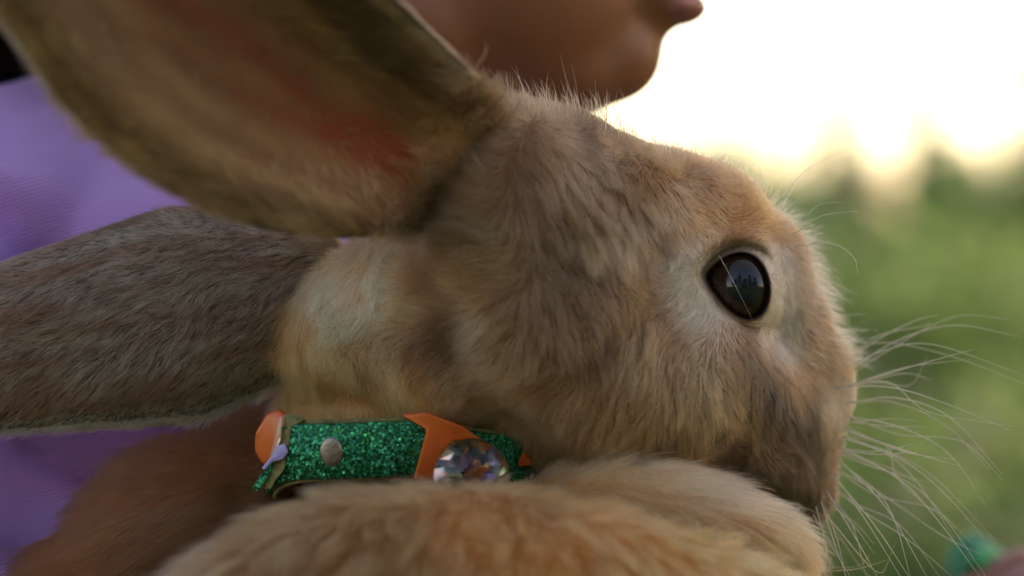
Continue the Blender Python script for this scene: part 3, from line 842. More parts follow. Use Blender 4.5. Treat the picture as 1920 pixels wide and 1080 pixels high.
def build_rabbit():
    global FUR, COLLAR_PTS
    FUR = fur_material('rabbit_fur')
    root = empty('rabbit', (-0.02, 0.02, -0.19))
    props(root, 'tan rabbit with brown ticked fur and dark eye, wearing a green collar', 'rabbit')
    skin = tint_skin('rabbit_skin', 0.7, 0.0)
    ax = [Fv, Nv, Uv]
    # ---- head and neck
    P = []
    for (u, v, b, ra, rb, rc) in HEAD:
        ra *= 0.91
        P.append(ellipsoid(Hp(u, v, b), np.array((ra, rb, rc)) * mm, ax))
        if b > 0:
            P.append(ellipsoid(mirror(Hp(u, v, b)), np.array((ra, rb, rc)) * mm, ax))
    for (u, v, d, ru, rd, rv) in [(880, 560, 0, 28, 25, 22), (760, 600, 4, 24, 20, 19), (890, 680, 4, 28, 25, 16), (660, 640, 10, 18, 15, 14), (800, 770, 20, 34, 25, 17), (1000, 750, 12, 28, 25, 18), (830, 450, 6, 18, 17, 16), (1080, 790, 10, 26, 22, 16)]:
        P.append(ellipsoid(I(u, v, d), np.array((ru, rd, rv)) * mm))
    HV, HF = remesh(P, 1.25 * mm, 46)
    # open the eye sockets
    def socket(Q):
        s = (Q - HO) @ Nv
        M = np.where(s[:, None] < 0, mirror(Q), Q)
        u, v = proj(M)
        return in_poly(u, v, apert(1.06)) & (np.linalg.norm(M - EYE_C, axis=1) < 0.022)
    for sd in (0, 1):
        Q = mirror(HV) if sd else HV
        uq, vq = proj(Q)
        ap = np.array(APERT, float) - [1384, 537]
        th_b = np.arctan2(ap[:, 1], ap[:, 0]); od = np.argsort(th_b)
        rb_ = np.interp(np.arctan2(vq - 537, uq - 1384), np.concatenate([th_b[od] - 2 * math.pi, th_b[od], th_b[od] + 2 * math.pi]), np.tile(np.hypot(ap[od, 0], ap[od, 1]), 3))
        ratio = np.hypot(uq - 1384, vq - 537) / rb_
        sel = (ratio < 1.55) & (np.linalg.norm(Q - EYE_C, axis=1) < 0.024) & ((Q - HO) @ Nv > 0)
        dr = Q[sel] - CAM; tc = np.linalg.norm(dr, axis=1); dr = dr / tc[:, None]
        oc = CAM - EYE_C; bq = dr @ oc; disc = bq * bq - (oc @ oc - (EYE_R + 0.0002) ** 2)
        tt_ = -bq - np.sqrt(np.maximum(disc, 0))
        k_ = np.clip((1.42 - ratio[sel]) / 0.36, 0, 1); k_ = k_ * k_ * (3 - 2 * k_)
        tn = tc * (1 - k_) + np.maximum(tt_, tc) * k_
        Q[sel] = CAM + dr * tn[:, None]
        HV = mirror(Q) if sd else Q
    cen = HV[HF].mean(1)
    HF = HF[~socket(cen)]
    # ---- bodies
    FVv, FFf = remesh([ellipsoid(I(850, 1238, -54), np.array((66, 24, 35)) * mm), ellipsoid(I(1180, 1240, -40), np.array((40, 24, 28)) * mm), ellipsoid(I(690, 1120, -54), np.array((32, 18, 21)) * mm), ellipsoid(I(900, 1500, -30), np.array((70, 34, 60)) * mm)], 2.2 * mm, 8)
    ang = rad(-12); c_, s_ = math.cos(ang), math.sin(ang)
    CVv, CFf = remesh([ellipsoid(I(1262, 996, -18), np.array((29, 14, 13.5)) * mm, [[c_, 0, s_], [0, 1, 0], [-s_, 0, c_]]), ellipsoid(I(1250, 1140, -18), np.array((28, 18, 25)) * mm), ellipsoid(I(1120, 960, -12), np.array((20, 14, 10)) * mm), ellipsoid(I(1200, 1400, -5), np.array((45, 30, 60)) * mm)], 1.8 * mm, 7)
    BVv, BFf = remesh([ellipsoid(I(465, 1075, 30), np.array((43, 30, 34)) * mm), ellipsoid(I(410, 1225, 30), np.array((55, 34, 37)) * mm), ellipsoid(I(640, 900, 36), np.array((36, 24, 24)) * mm), ellipsoid(I(430, 980, 14), np.array((20, 12, 11)) * mm),
                       ellipsoid(I(560, 1600, 20), np.array((95, 60, 75)) * mm), ellipsoid(I(900, 1000, 36), np.array((40, 20, 30)) * mm)], 2.2 * mm, 8)
    # ---- ears as cupped sheets
    def ear(axis, cup, thick, ns=70, nw=44, roll=0.0):
        S = np.linspace(0, 1, ns); W = np.linspace(-1, 1, nw)
        k = np.array(axis, float)                      # s, u, v, d, wl, wu
        cu, cv, cd, wl, wu = [np.interp(S, k[:, 0], k[:, j]) for j in range(1, 6)]
        def sm(a):
            for _ in range(3): a = np.convolve(np.pad(a, 2, 'edge'), [.1, .2, .4, .2, .1], 'valid')
            return a
        cu, cv, cd = sm(cu), sm(cv), sm(cd); wl[1:-1] = sm(wl)[1:-1]; wu[1:-1] = sm(wu)[1:-1]
        du, dv = np.gradient(cu), np.gradient(cv); q = np.hypot(du, dv); du, dv = du / q, dv / q
        pu, pv = -dv, du                                # perpendicular; positive w side
        G = np.zeros((ns, nw, 3))
        for i in range(ns):
            for j, w in enumerate(W):
                h = (wu[i] if w > 0 else wl[i]) * abs(w) * (1 if w > 0 else -1)
                dd = cd[i] + cup(S[i], w)
                G[i, j] = I(cu[i] + pu[i] * h, cv[i] + pv[i] * h, dd)
        gs = np.gradient(G, axis=0); gw = np.gradient(G, axis=1)
        nn = nrm(np.cross(gs, gw))
        if nn[ns // 2, nw // 2, 1] > 0: nn = -nn
        th = thick * mm * np.clip(1 - np.abs(W) ** 8, 0.05, 1)[None, :, None] * np.clip((1 - S) * 12, 0.1, 1)[:, None, None]
        front, backs = G + nn * th / 2, G - nn * th / 2
        V = np.concatenate([front.reshape(-1, 3), backs.reshape(-1, 3)])
        ex = np.zeros((len(V), 3))
        ss, ww = np.meshgrid(S, W, indexing='ij')
        ex[:, 0] = np.tile(ss.ravel(), 2); ex[:, 1] = np.tile(ww.ravel(), 2); ex[:, 2] = np.repeat([1, -1], ns * nw)
        m = ns * nw
        F1 = [[i * nw + j, i * nw + j + 1, (i + 1) * nw + j + 1, (i + 1) * nw + j] for i in range(ns - 1) for j in range(nw - 1)]
        a = np.array(F1)
        # make the front sheet face along nn
        p = V[a[len(a) // 2]]
        if np.dot(np.cross(p[1] - p[0], p[2] - p[0]), nn[ns // 2, nw // 2]) < 0: a = a[:, ::-1]
        bq = a[:, ::-1] + m
        def rim(idx):
            return [[x, y, y + m, x + m] for x, y in zip(idx[:-1], idx[1:])]
        R = rim([i * nw for i in range(ns)]) + rim([i * nw + nw - 1 for i in range(ns)]) + rim([(ns - 1) * nw + j for j in range(nw)])
        tang = np.zeros_like(V); tang[:m] = nrm(gs).reshape(-1, 3); tang[m:] = tang[:m]
        wide = np.zeros_like(V); wide[:m] = nrm(gw).reshape(-1, 3); wide[m:] = wide[:m]
        return V, np.concatenate([a, bq]), np.array(R), ex, tang, wide
    near_axis = [  # s, u, v, d, w(lower-left), w(upper-right)
        (0.0, 1000, 405, 2, 20, 40), (0.045, 930, 362, -24, 55, 78), (0.10, 855, 315, -36, 150, 150), (0.17, 770, 255, -45, 238, 168), (0.28, 645, 170, -56, 310, 195), (0.42, 505, 70, -67, 350, 218), (0.58, 355, -45, -78, 345, 240),
        (0.75, 190, -180, -88, 290, 220), (0.9, 45, -300, -95, 165, 140), (1.0, -50, -380, -98, 3, 3)]
    EV, EF, ER, EX, ET, EW = ear(near_axis, lambda s, w: -(13 * abs(w) ** 2.2 if w > 0 else 9 * abs(w) ** 2.2) * min(1, 0.5 + s * 2) + (6 * (1 - w * w)) + (42 if w > 0 else 34) * abs(w) * max(0.0, (0.15 - s) / 0.15) ** 0.8, 2.6)
    far_axis = [
        (0.0, 690, 560, 12, 60, 60), (0.08, 600, 566, 8, 105, 160), (0.18, 500, 580, 4, 148, 185), (0.32, 350, 598, 0, 196, 216), (0.5, 160, 632, -3, 172, 185), (0.7, -60, 678, -4, 140, 155), (0.88, -250, 730, -2, 95, 95), (1.0, -360, 750, 0, 3, 3)]
    GV, GF, GR, GX, GT, GW = ear(far_axis, lambda s, w: 7 * abs(w) ** 2.4 * min(1, 0.4 + s * 3), 3.0)
    # ---- one skin mesh
    Vs = [HV, FVv, CVv, BVv, EV, GV]; Fs = [HF, FFf, CFf, BFf, np.concatenate([EF, ER]), np.concatenate([GF, GR])]
    tint = np.tile(np.array([0.10, 0.065, 0.04]), (sum(len(a) for a in Vs), 1))
    # pink inner ear with its vessels
    o4 = sum(len(a) for a in Vs[:4])
    u, v = proj(EV)
    def seg(pts, width):
        best = np.full(len(u), 1e9)
        for (a, b) in zip(pts[:-1], pts[1:]):
            a = np.array(a, float); b = np.array(b, float); d = b - a
            t = np.clip(((u - a[0]) * d[0] + (v - a[1]) * d[1]) / (d @ d), 0, 1)
            best = np.minimum(best, np.hypot(u - a[0] - t * d[0], v - a[1] - t * d[1]) / (width[0] + (width[1] - width[0]) * t))
        return np.exp(-best ** 2)
    inner = (EX[:, 2] > 0)
    ec = np.tile(np.array([0.29, 0.155, 0.082]), (len(EV), 1)) * (0.6 + 0.8 * noise(np.stack([EX[:, 0] * 0.04, EX[:, 1] * 0.05, EX[:, 2]], 1), 200, 3))[:, None]
    red = seg([(-250, -330), (300, -10), (440, 60), (560, 175), (640, 235), (745, 300)], (20, 30)) * 0.36 + seg([(420, 150), (520, 215), (640, 260)], (14, 20)) * 0.35 + seg([(690, 260), (745, 300)], (50, 42)) * 0.75 + seg([(330, 0), (560, 175), (700, 270)], (120, 115)) * 0.46 + seg([(560, 175), (590, 90), (560, 0)], (9, 5)) * 0.25 + seg([(480, 95), (400, 110), (250, 60)], (9, 5)) * 0.25 + seg([(620, 225), (560, 290), (430, 300)], (10, 5)) * 0.25
    red = np.clip(red, 0, 1)[:, None]
    ec = ec * (1 - red) + np.array([0.30, 0.065, 0.035]) * red
    edge = np.clip((np.abs(EX[:, 1]) - 0.72) / 0.2, 0, 1)[:, None]
    ec = ec * (1 - edge) + np.array([0.10, 0.065, 0.025]) * edge
    ec[~inner] = (0.25, 0.18, 0.12)
    tint[o4:o4 + len(EV)] = ec
    gH = guide_eval(HEAD_G, *proj(HV), 34)[:, 5:8]
    for a_, b_, G_ in ((0, 1, HEAD_G), (1, 2, FRONT_G), (2, 3, CHEST_G), (3, 4, BACK_G)):
        o_ = sum(len(q) for q in Vs[:a_])
        tint[o_:o_ + len(Vs[a_])] = guide_eval(G_, *proj(Vs[a_]), 50)[:, 5:8] * 0.7
    # pink nose tip and paler skin round the eye
    s = np.abs((HV - HO) @ Nv)
    uH, vH = proj(HV)
    M = np.where((((HV - HO) @ Nv) < 0)[:, None], mirror(HV), HV)
    de = np.linalg.norm(M - EYE_C, axis=1)
    uM, vM = proj(M)
    pl = eye_pale(uM, vM, de)
    tint[:len(HV)] = tint[:len(HV)] * (1 - pl) + np.array([0.48, 0.39, 0.31]) * pl
    nose = np.linalg.norm(HV - Hp(1590, 752, 0), axis=1) < 0.006
    tint[:len(HV)][nose] = (0.50, 0.30, 0.23)
    ofs, Fall = 0, []
    for a, f in zip(Vs, Fs):
        Fall.append(np.asarray(f) + ofs); ofs += len(a)
    mesh_obj('body', np.concatenate(Vs), np.concatenate(Fall), skin, root, tint=tint)
    # report silhouette
    for row in (300, 365, 425, 480, 540, 600, 660, 700, 740, 800, 870, 930, 960):
        k = np.abs(vH - row) < 8
        print('row', row, 'u max', int(uH[k].max()) if k.any() else None, end=' | ')
    print()
    for colu in (900, 960, 1040, 1110, 1160, 1210, 1260, 1330, 1400):
        k = np.abs(uH - colu) < 8
        print('col', colu, 'v min', int(vH[k].min()) if k.any() else None, end=' | ')
    print()
    # ---- eyes
    eye_m, n, l, b = mat('rabbit_eye')
    at = n.new('ShaderNodeAttribute'); at.attribute_name = 'tint'
    l.new(at.outputs['Color'], b.inputs['Base Color'])
    b.inputs['Roughness'].default_value = 0.6
    b.inputs['Coat Weight'].default_value = 1.0; b.inputs['Coat Roughness'].default_value = 0.012; b.inputs['Coat IOR'].default_value = 1.5
    b.inputs['Specular IOR Level'].default_value = 0.0
    lid_m = tint_skin('eyelid_skin', 0.5)
    gaze = nrm(CAM - EYE_C + np.array([0.14, 0, 0.02]))
    def ray_sphere(u, v, R):
        q = nrm(I(u, v, 0) - CAM); oc = CAM - EYE_C
        bq = np.dot(q, oc); disc = bq * bq - (np.dot(oc, oc) - R * R)
        if disc < 0:
            t = -bq
            p = CAM + q * t
            return EYE_C + nrm(p - EYE_C) * R
        return CAM + q * (-bq - math.sqrt(disc))
    hb = BVHTree.FromPolygons(HV.tolist(), HF.tolist())
    for side in (0, 1):
        v0, f0 = ellipsoid(EYE_C, (EYE_R,) * 3, sub=5)
        cosang = nrm(v0 - EYE_C) @ gaze
        ang = np.degrees(np.arccos(np.clip(cosang, -1, 1)))
        col = np.tile(np.array([0.012, 0.013, 0.02]), (len(v0), 1))
        iris = np.clip((ang - 26) / 4, 0, 1)[:, None]
        streak = (0.6 + 0.8 * noise(nrm(v0 - EYE_C), 14, 4))[:, None]
        col = col * (1 - iris) + np.array([0.030, 0.012, 0.005]) * streak * iris
        rim = np.clip((ang - 58) / 6, 0, 1)[:, None]
        col = col * (1 - rim) + np.array([0.02, 0.014, 0.012]) * rim
        # cornea bulges a little in front
        bul = np.clip((cosang - 0.45) / 0.55, 0, 1)
        v1 = v0.copy()
        if side: v1 = mirror(v1); f0 = f0[:, ::-1]
        mesh_obj('eye', v1, f0, eye_m, root, tint=col)
        # eyelid rim: from the eyeball out to the fur
        rings = []
        for (scl, lift_) in ((0.97, 0.1), (1.0, 0.5), (1.035, 0.65), (1.075, 0.6), (1.2, 0.1), (1.34, -0.9)):
            ring = []
            poly = catmull([np.array([a, b_]) for a, b_ in apert(scl)], 4, close=True)
            for (a, b_) in poly:
                p = ray_sphere(a, b_, EYE_R + 0.0006 * bool(scl < 1.2) + lift_ * mm)
                if scl > 1.06:
                    q = nrm(I(a, b_, 0) - CAM)
                    hit = hb.ray_cast(Vector(CAM), Vector(q))
                    if hit[0] is not None and np.linalg.norm(np.array(hit[0]) - EYE_C) < 0.022:
                        hp = np.array(hit[0]) + q * (-0.2 * mm if scl < 1.3 else 0.8 * mm)
                        k = {1.075: 0.2, 1.2: 0.8, 1.34: 1.0}[scl]
                        p = p * (1 - k) + hp * k
                ring.append(p)
            rings.append(ring)
        R = np.array(rings); nr, m = R.shape[:2]
        RV = R.reshape(-1, 3)
        RF = [[i * m + j, i * m + (j + 1) % m, (i + 1) * m + (j + 1) % m, (i + 1) * m + j] for i in range(nr - 1) for j in range(m)]
        if side: RV = mirror(RV); RF = [f[::-1] for f in RF]
        ltint = np.repeat(np.array([(0.03, 0.02, 0.017), (0.05, 0.03, 0.025), (0.20, 0.115, 0.09), (0.40, 0.28, 0.20), (0.5, 0.38, 0.28), (0.5, 0.38, 0.28)]), m, 0)
        mesh_obj('eyelid', RV, RF, lid_m, root, tint=ltint)
        if side == 0: LIDV, LIDF = RV, np.array(RF[2 * m:])
    if CLAY: return root
    # ---- fur
    TH_ = to_tris(HF)
    base_attr = planar_attr(HEAD_G, 30, scale=0.68, lift_k=0.76)
    def head_attr(P, Nn, ex):
        s = (P - HO) @ Nv
        far = (s < 0)[:, None]
        u0, v0 = proj(P)
        use_m = far & ((u0 > 1000)[:, None])
        M = np.where(use_m, mirror(P), P)
        d3, L, lift, dark, col, keep = base_attr(M, Nn, ex)
        # silhouette fur of the far side keeps the outline's own direction
        d3b, L2, lift2, dark2, col2, _ = base_attr(P, Nn, ex)
        blend = np.clip((-s / mm) / 8, 0, 1)[:, None]
        md = d3 - 2 * (d3 @ Nv)[:, None] * Nv
        d3 = np.where(far, d3b * (1 - blend) + md * blend, d3)
        b1 = np.where(far[:, 0], blend[:, 0], 0)
        L = np.where(far[:, 0], L2 * (1 - b1) + L * b1, L); lift = np.where(far[:, 0], lift2 * (1 - b1) + lift * b1, lift)
        col = np.where(far, col2 * (1 - blend) + col * blend, col); dark = np.where(far[:, 0], dark2 * (1 - b1) + dark * b1, dark)
        u, v = proj(M)
        de = np.linalg.norm(M - EYE_C, axis=1)
        ring = in_poly(u, v, apert(1.045)) & (de < 0.022)
        keep = ~ring
        # short hair combed away from the lids
        close = np.clip(1 - (np.hypot((u - 1384) / 62, (v - 537) / 66) - 1.05) / 0.55, 0, 1) * (de < 0.024)
        out = nrm(np.stack([u - 1384, np.zeros(len(u)), -(v - 537)], 1))
        d3 = d3 * (1 - close)[:, None] + out * (close * 2.2)[:, None]
        L = L * (1 - 0.5 * close); lift = lift * (1 - 0.55 * close)
        pale = eye_pale(u, v, de)
        col = col * (1 - pale) + np.array(PAL['P']) * 0.78 * pale; dark = dark * (1 - pale[:, 0])
        L = L * (1 + 0.35 * np.clip((u0 - 1440) / 60, 0, 1)) * (1 + 0.45 * np.exp(-(((u0 - 1115) / 100) ** 2 + ((v0 - 380) / 85) ** 2)))
        mk = marks(u, v) * (0.55 + 0.75 * noise(P, 330, 91))[:, None]
        mk = np.clip(mk, 0, 1)
        col = col * (1 - mk) + np.array([0.06, 0.043, 0.03]) * mk
        nose = np.linalg.norm(P - Hp(1590, 752, 0), axis=1)
        L = L * np.clip(nose / 0.007, 0.25, 1)
        return d3, L, lift, dark, col, keep
    def lid_attr(P, Nn, ex):
        d3, L, lift, dark, col, keep = head_attr(P, Nn, ex)
        return d3, np.full(len(P), 2.6 * mm), np.full(len(P), 0.34), dark * 0, col, np.ones(len(P), bool)
    def tufts(P):
        u, v = proj(P)
        return np.clip(np.exp(-(((u - 1120) / 80) ** 2 + ((v - 385) / 75) ** 2)) + 0.6 * np.exp(-(((u - 1010) / 120) ** 2 + ((v - 630) / 45) ** 2)) + 0.05, 0, 0.9) * 0.85
    grow('fur', HV, TH_, 8.2, head_attr, root, 0.038, 22, 0.46, 1, tuft=tufts)
    LT = to_tris(LIDF)
    if (vnormals(LIDV, LT)[LT[:, 0], 1]).mean() > 0: LT = LT[:, ::-1]
    grow('eyelid_fur', LIDV, LT, 9.0, lid_attr, root, 0.035, 14, 0.3, 8, frizz=0.05)
    # long sparse hairs that stand off the outline of the bridge and crown
    uH, vH = proj(HV); bH = (HV - HO) @ Nv / mm
    uc, vc, bc = uH[TH_].mean(1), vH[TH_].mean(1), bH[TH_].mean(1)
    def fringe_attr(L0, l0, turn):
        def f(P, Nn, ex):
            d3, L, lift, dark, col, keep = head_attr(P, Nn, ex)
            d3 = d3 + np.array(turn)
            return d3, np.full(len(P), L0 * mm), np.full(len(P), l0), dark * 0, np.tile(np.array(PAL['C']) * 1.15, (len(P), 1)), keep
        return f
    # longer hair sweeping from the crown over the root of the near ear
    cy_ = HV[TH_].mean(1)[:, 1]
    k0 = (uc > 785) & (uc < 935) & (vc > 215) & (vc < 455) & (cy_ < 0.0)
    def root_attr(P, Nn, ex):
        d3, L, lift, dark, col, keep = head_attr(P, Nn, ex)
        u, v = proj(P)
        a_ = np.radians(168 - 0.10 * (v - 330))
        d3 = np.stack([np.cos(a_), np.full(len(P), -0.12), np.sin(a_)], 1)
        st_ = noise(P, 380, 44)[:, None]
        col = np.array([0.10, 0.066, 0.042]) * (1 - st_) + np.array(PAL['T']) * 1.15 * st_
        return d3, (10.5 - 3.0 * np.clip((u - 860) / 70, 0, 1)) * mm, np.full(len(P), 0.20), np.full(len(P), 0.2), col, keep
    grow('fur', HV, TH_[k0], 3.4, root_attr, root, 0.042, 20, 0.5, 18, frizz=0.12)
    k1 = (np.abs(bc) < 12) & (uc > 1430) & (vc > 400) & (vc < 680)
    grow('stray_hair', HV, TH_[k1], 0.55, fringe_attr(8.5, 0.62, (0.3, 0, 0.5)), root, 0.04, 4, 0.2, 12, frizz=0.22, back=1.0)
    k2 = (np.abs(bc) < 12) & (uc > 930) & (uc < 1200) & (vc < 300)
    grow('stray_hair', HV, TH_[k2], 0.5, fringe_attr(9.5, 0.8, (-0.1, 0, 0.3)), root, 0.04, 4, 0.2, 13, frizz=0.12, back=1.0)
    k3 = (np.abs(bc) < 12) & (uc > 1200) & (uc < 1480) & (vc < 420)
    grow('stray_hair', HV, TH_[k3], 0.4, fringe_attr(6.5, 0.75, (0, 0, 0.3)), root, 0.04, 4, 0.2, 14, frizz=0.15, back=1.0)
    grow('fur', FVv, to_tris(FFf), 3.2, planar_attr(FRONT_G, 90, scale=0.78, col_k=1.35), root, 0.055, 60, 0.85, 2)
    grow('fur', CVv, to_tris(CFf), 5.0, planar_attr(CHEST_G, 26, scale=0.8, lift_k=0.8), root, 0.045, 40, 0.7, 3)
    grow('fur', BVv, to_tris(BFf), 3.6, planar_attr(BACK_G, 60, scale=0.85, col_k=0.5), root, 0.045, 40, 0.6, 4)
    # ear fur
    def near_ear(P, Nn, ex):
        k = len(P)
        s, w, fb = ex[:, 0], ex[:, 1], ex[:, 2]
        tx = nrm(np.stack([np.full(k, -0.76), np.full(k, -0.25), np.full(k, 0.6)], 1))
        lowband = np.clip((-w - 0.60) / 0.25, 0, 1)
        upband = np.clip((w - 0.10) / 0.30, 0, 1)
        band = np.maximum(lowband, upband)
        basez = np.clip(1.25 - s / 0.20, 0, 1)
        out = np.where((fb > 0), np.maximum(band, basez), 1.0)
        r = np.random.default_rng(9)
        keep = r.random(k) < (0.34 + 0.66 * out)
        L = (2.0 + 4.5 * out + 3.5 * basez) * mm
        lift = 0.16 + 0.14 * out
        st = noise(np.stack([s * 0.035, w * 0.045, np.zeros(k)], 1), 150, 12)[:, None]
        st2 = noise(np.stack([s * 0.05, w * 0.045, np.zeros(k)], 1), 420, 13)[:, None]
        up_c = np.array([0.40, 0.22, 0.11]) * (1 - st2) + np.array(PAL['C']) * 1.15 * st2
        up_c = np.where(st > 0.62, np.array([0.09, 0.06, 0.042]), up_c)
        up_c = np.where((w > 0.88)[:, None], np.array(PAL['T']) * 1.1, up_c)
        low_c = np.array([0.10, 0.058, 0.018]) * (1 - st2) + np.array([0.18, 0.11, 0.04]) * st2
        cb = np.where((w > 0)[:, None], up_c, low_c)
        bas = np.array(PAL['G']) * 0.5 * (1 - st2) + np.array(PAL['C']) * st2
        col = (np.array([0.20, 0.115, 0.055]) * (1 - st2) + np.array([0.40, 0.26, 0.15]) * st2) * (1 - band)[:, None] + cb * band[:, None]
        col = col * (1 - basez[:, None]) + bas * basez[:, None]
        col = np.where((fb < 0)[:, None], np.array(PAL['T']), col)
        u, v = proj(P)
        canal = np.exp(-(((u - 725) / 75) ** 2 + ((v - 285) / 40) ** 2))
        keep &= r.random(k) > canal * 0.97
        d3 = tx + lowband[:, None] * np.array([-0.25, -0.15, -0.35]) + upband[:, None] * np.array([0.12, 0, 0.25])
        return d3, L, lift, 0.3 * out, col, keep
    grow('ear_fur', EV, to_tris(np.concatenate([EF, ER])), 4.0, near_ear, root, 0.05, 30, 0.6, 5, EX)
    def near_rim(P, Nn, ex):
        k = len(P)
        up_ = ex[:, 1] > 0
        d3 = np.where(up_[:, None], np.array([-0.45, -0.2, 0.8]), np.array([-0.85, -0.2, 0.1]))
        st = noise(np.stack([ex[:, 0] * 0.12, np.zeros(k), np.zeros(k)], 1), 260, 33)[:, None]
        col = np.where(up_[:, None], np.array(PAL['C']) * (0.45 + 0.75 * st), np.array([0.22, 0.13, 0.05]) * (0.5 + st))
        return d3, np.full(k, 4.6 * mm), np.full(k, 0.28), np.full(k, 0.15), col, ex[:, 0] > 0.03
    rim_f = np.concatenate([EF[np.abs(EX[EF].mean(1)[:, 1]) > 0.93], ER])
    grow('ear_fur', EV, to_tris(rim_f), 7.0, near_rim, root, 0.045, 14, 0.5, 17, EX)
    def far_ear(P, Nn, ex):
        k = len(P)
        s, w = ex[:, 0], ex[:, 1]
        ang_ = np.radians(212 + 16 * np.clip((P[:, 2] - I(300, 600, 0)[2]) / -0.022, -1, 1))
        d3 = np.stack([np.cos(ang_), np.zeros(k), np.sin(ang_)], 1)
        rimz = np.clip((np.abs(w) - 0.76) / 0.1, 0, 1)[:, None]
        lower = (P[:, 2] < I(300, 640, 0)[2])
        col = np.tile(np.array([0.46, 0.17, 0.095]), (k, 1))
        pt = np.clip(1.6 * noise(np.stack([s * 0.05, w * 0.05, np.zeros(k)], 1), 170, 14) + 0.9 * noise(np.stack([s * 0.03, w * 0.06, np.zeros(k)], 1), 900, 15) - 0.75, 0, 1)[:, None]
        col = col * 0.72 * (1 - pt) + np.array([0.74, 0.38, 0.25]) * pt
        col = np.where(lower[:, None], col * (1 - rimz) + np.array([0.80, 0.62, 0.40]) * rimz, col)
        bz = np.clip(1 - s / 0.16, 0, 1)[:, None]
        col = col * (1 - bz) + np.array(PAL['O']) * 0.9 * bz
        L = 0.72 * np.where(lower, 6.0 - 3.8 * np.clip((np.abs(w) - 0.55) / 0.3, 0, 1), 6.0 - 2 * rimz[:, 0]) * mm
        return d3, L, np.full(k, 0.2), np.full(k, 0.25), col, np.ones(k, bool)
    grow('ear_fur', GV, to_tris(np.concatenate([GF, GR])), 7.5, far_ear, root, 0.040, 20, 0.5, 6, GX)
    def rim_attr(P, Nn, ex):
        k = len(P)
        d3 = np.tile(np.array([-0.75, -0.1, -0.45]), (k, 1))
        return d3, np.full(k, 3.6 * mm), np.full(k, 0.3), np.full(k, 0.08), np.tile(np.array([0.80, 0.62, 0.38]), (k, 1)), np.ones(k, bool)
    gz_ = GV[GF].mean(1)[:, 2]; gw_ = GX[GF].mean(1)
    lowsgn = np.sign(gw_[np.argmin(gz_), 1])
    edge_f = GF[(gw_[:, 1] * lowsgn > 0.90) & (gw_[:, 2] > 0)]
    er_l = GR[(GX[GR].mean(1)[:, 1] * lowsgn > 0.9)]
    grow('ear_fur', GV, to_tris(np.concatenate([edge_f, er_l])), 14.0, rim_attr, root, 0.04, 14, 0.4, 16, GX)
    return root

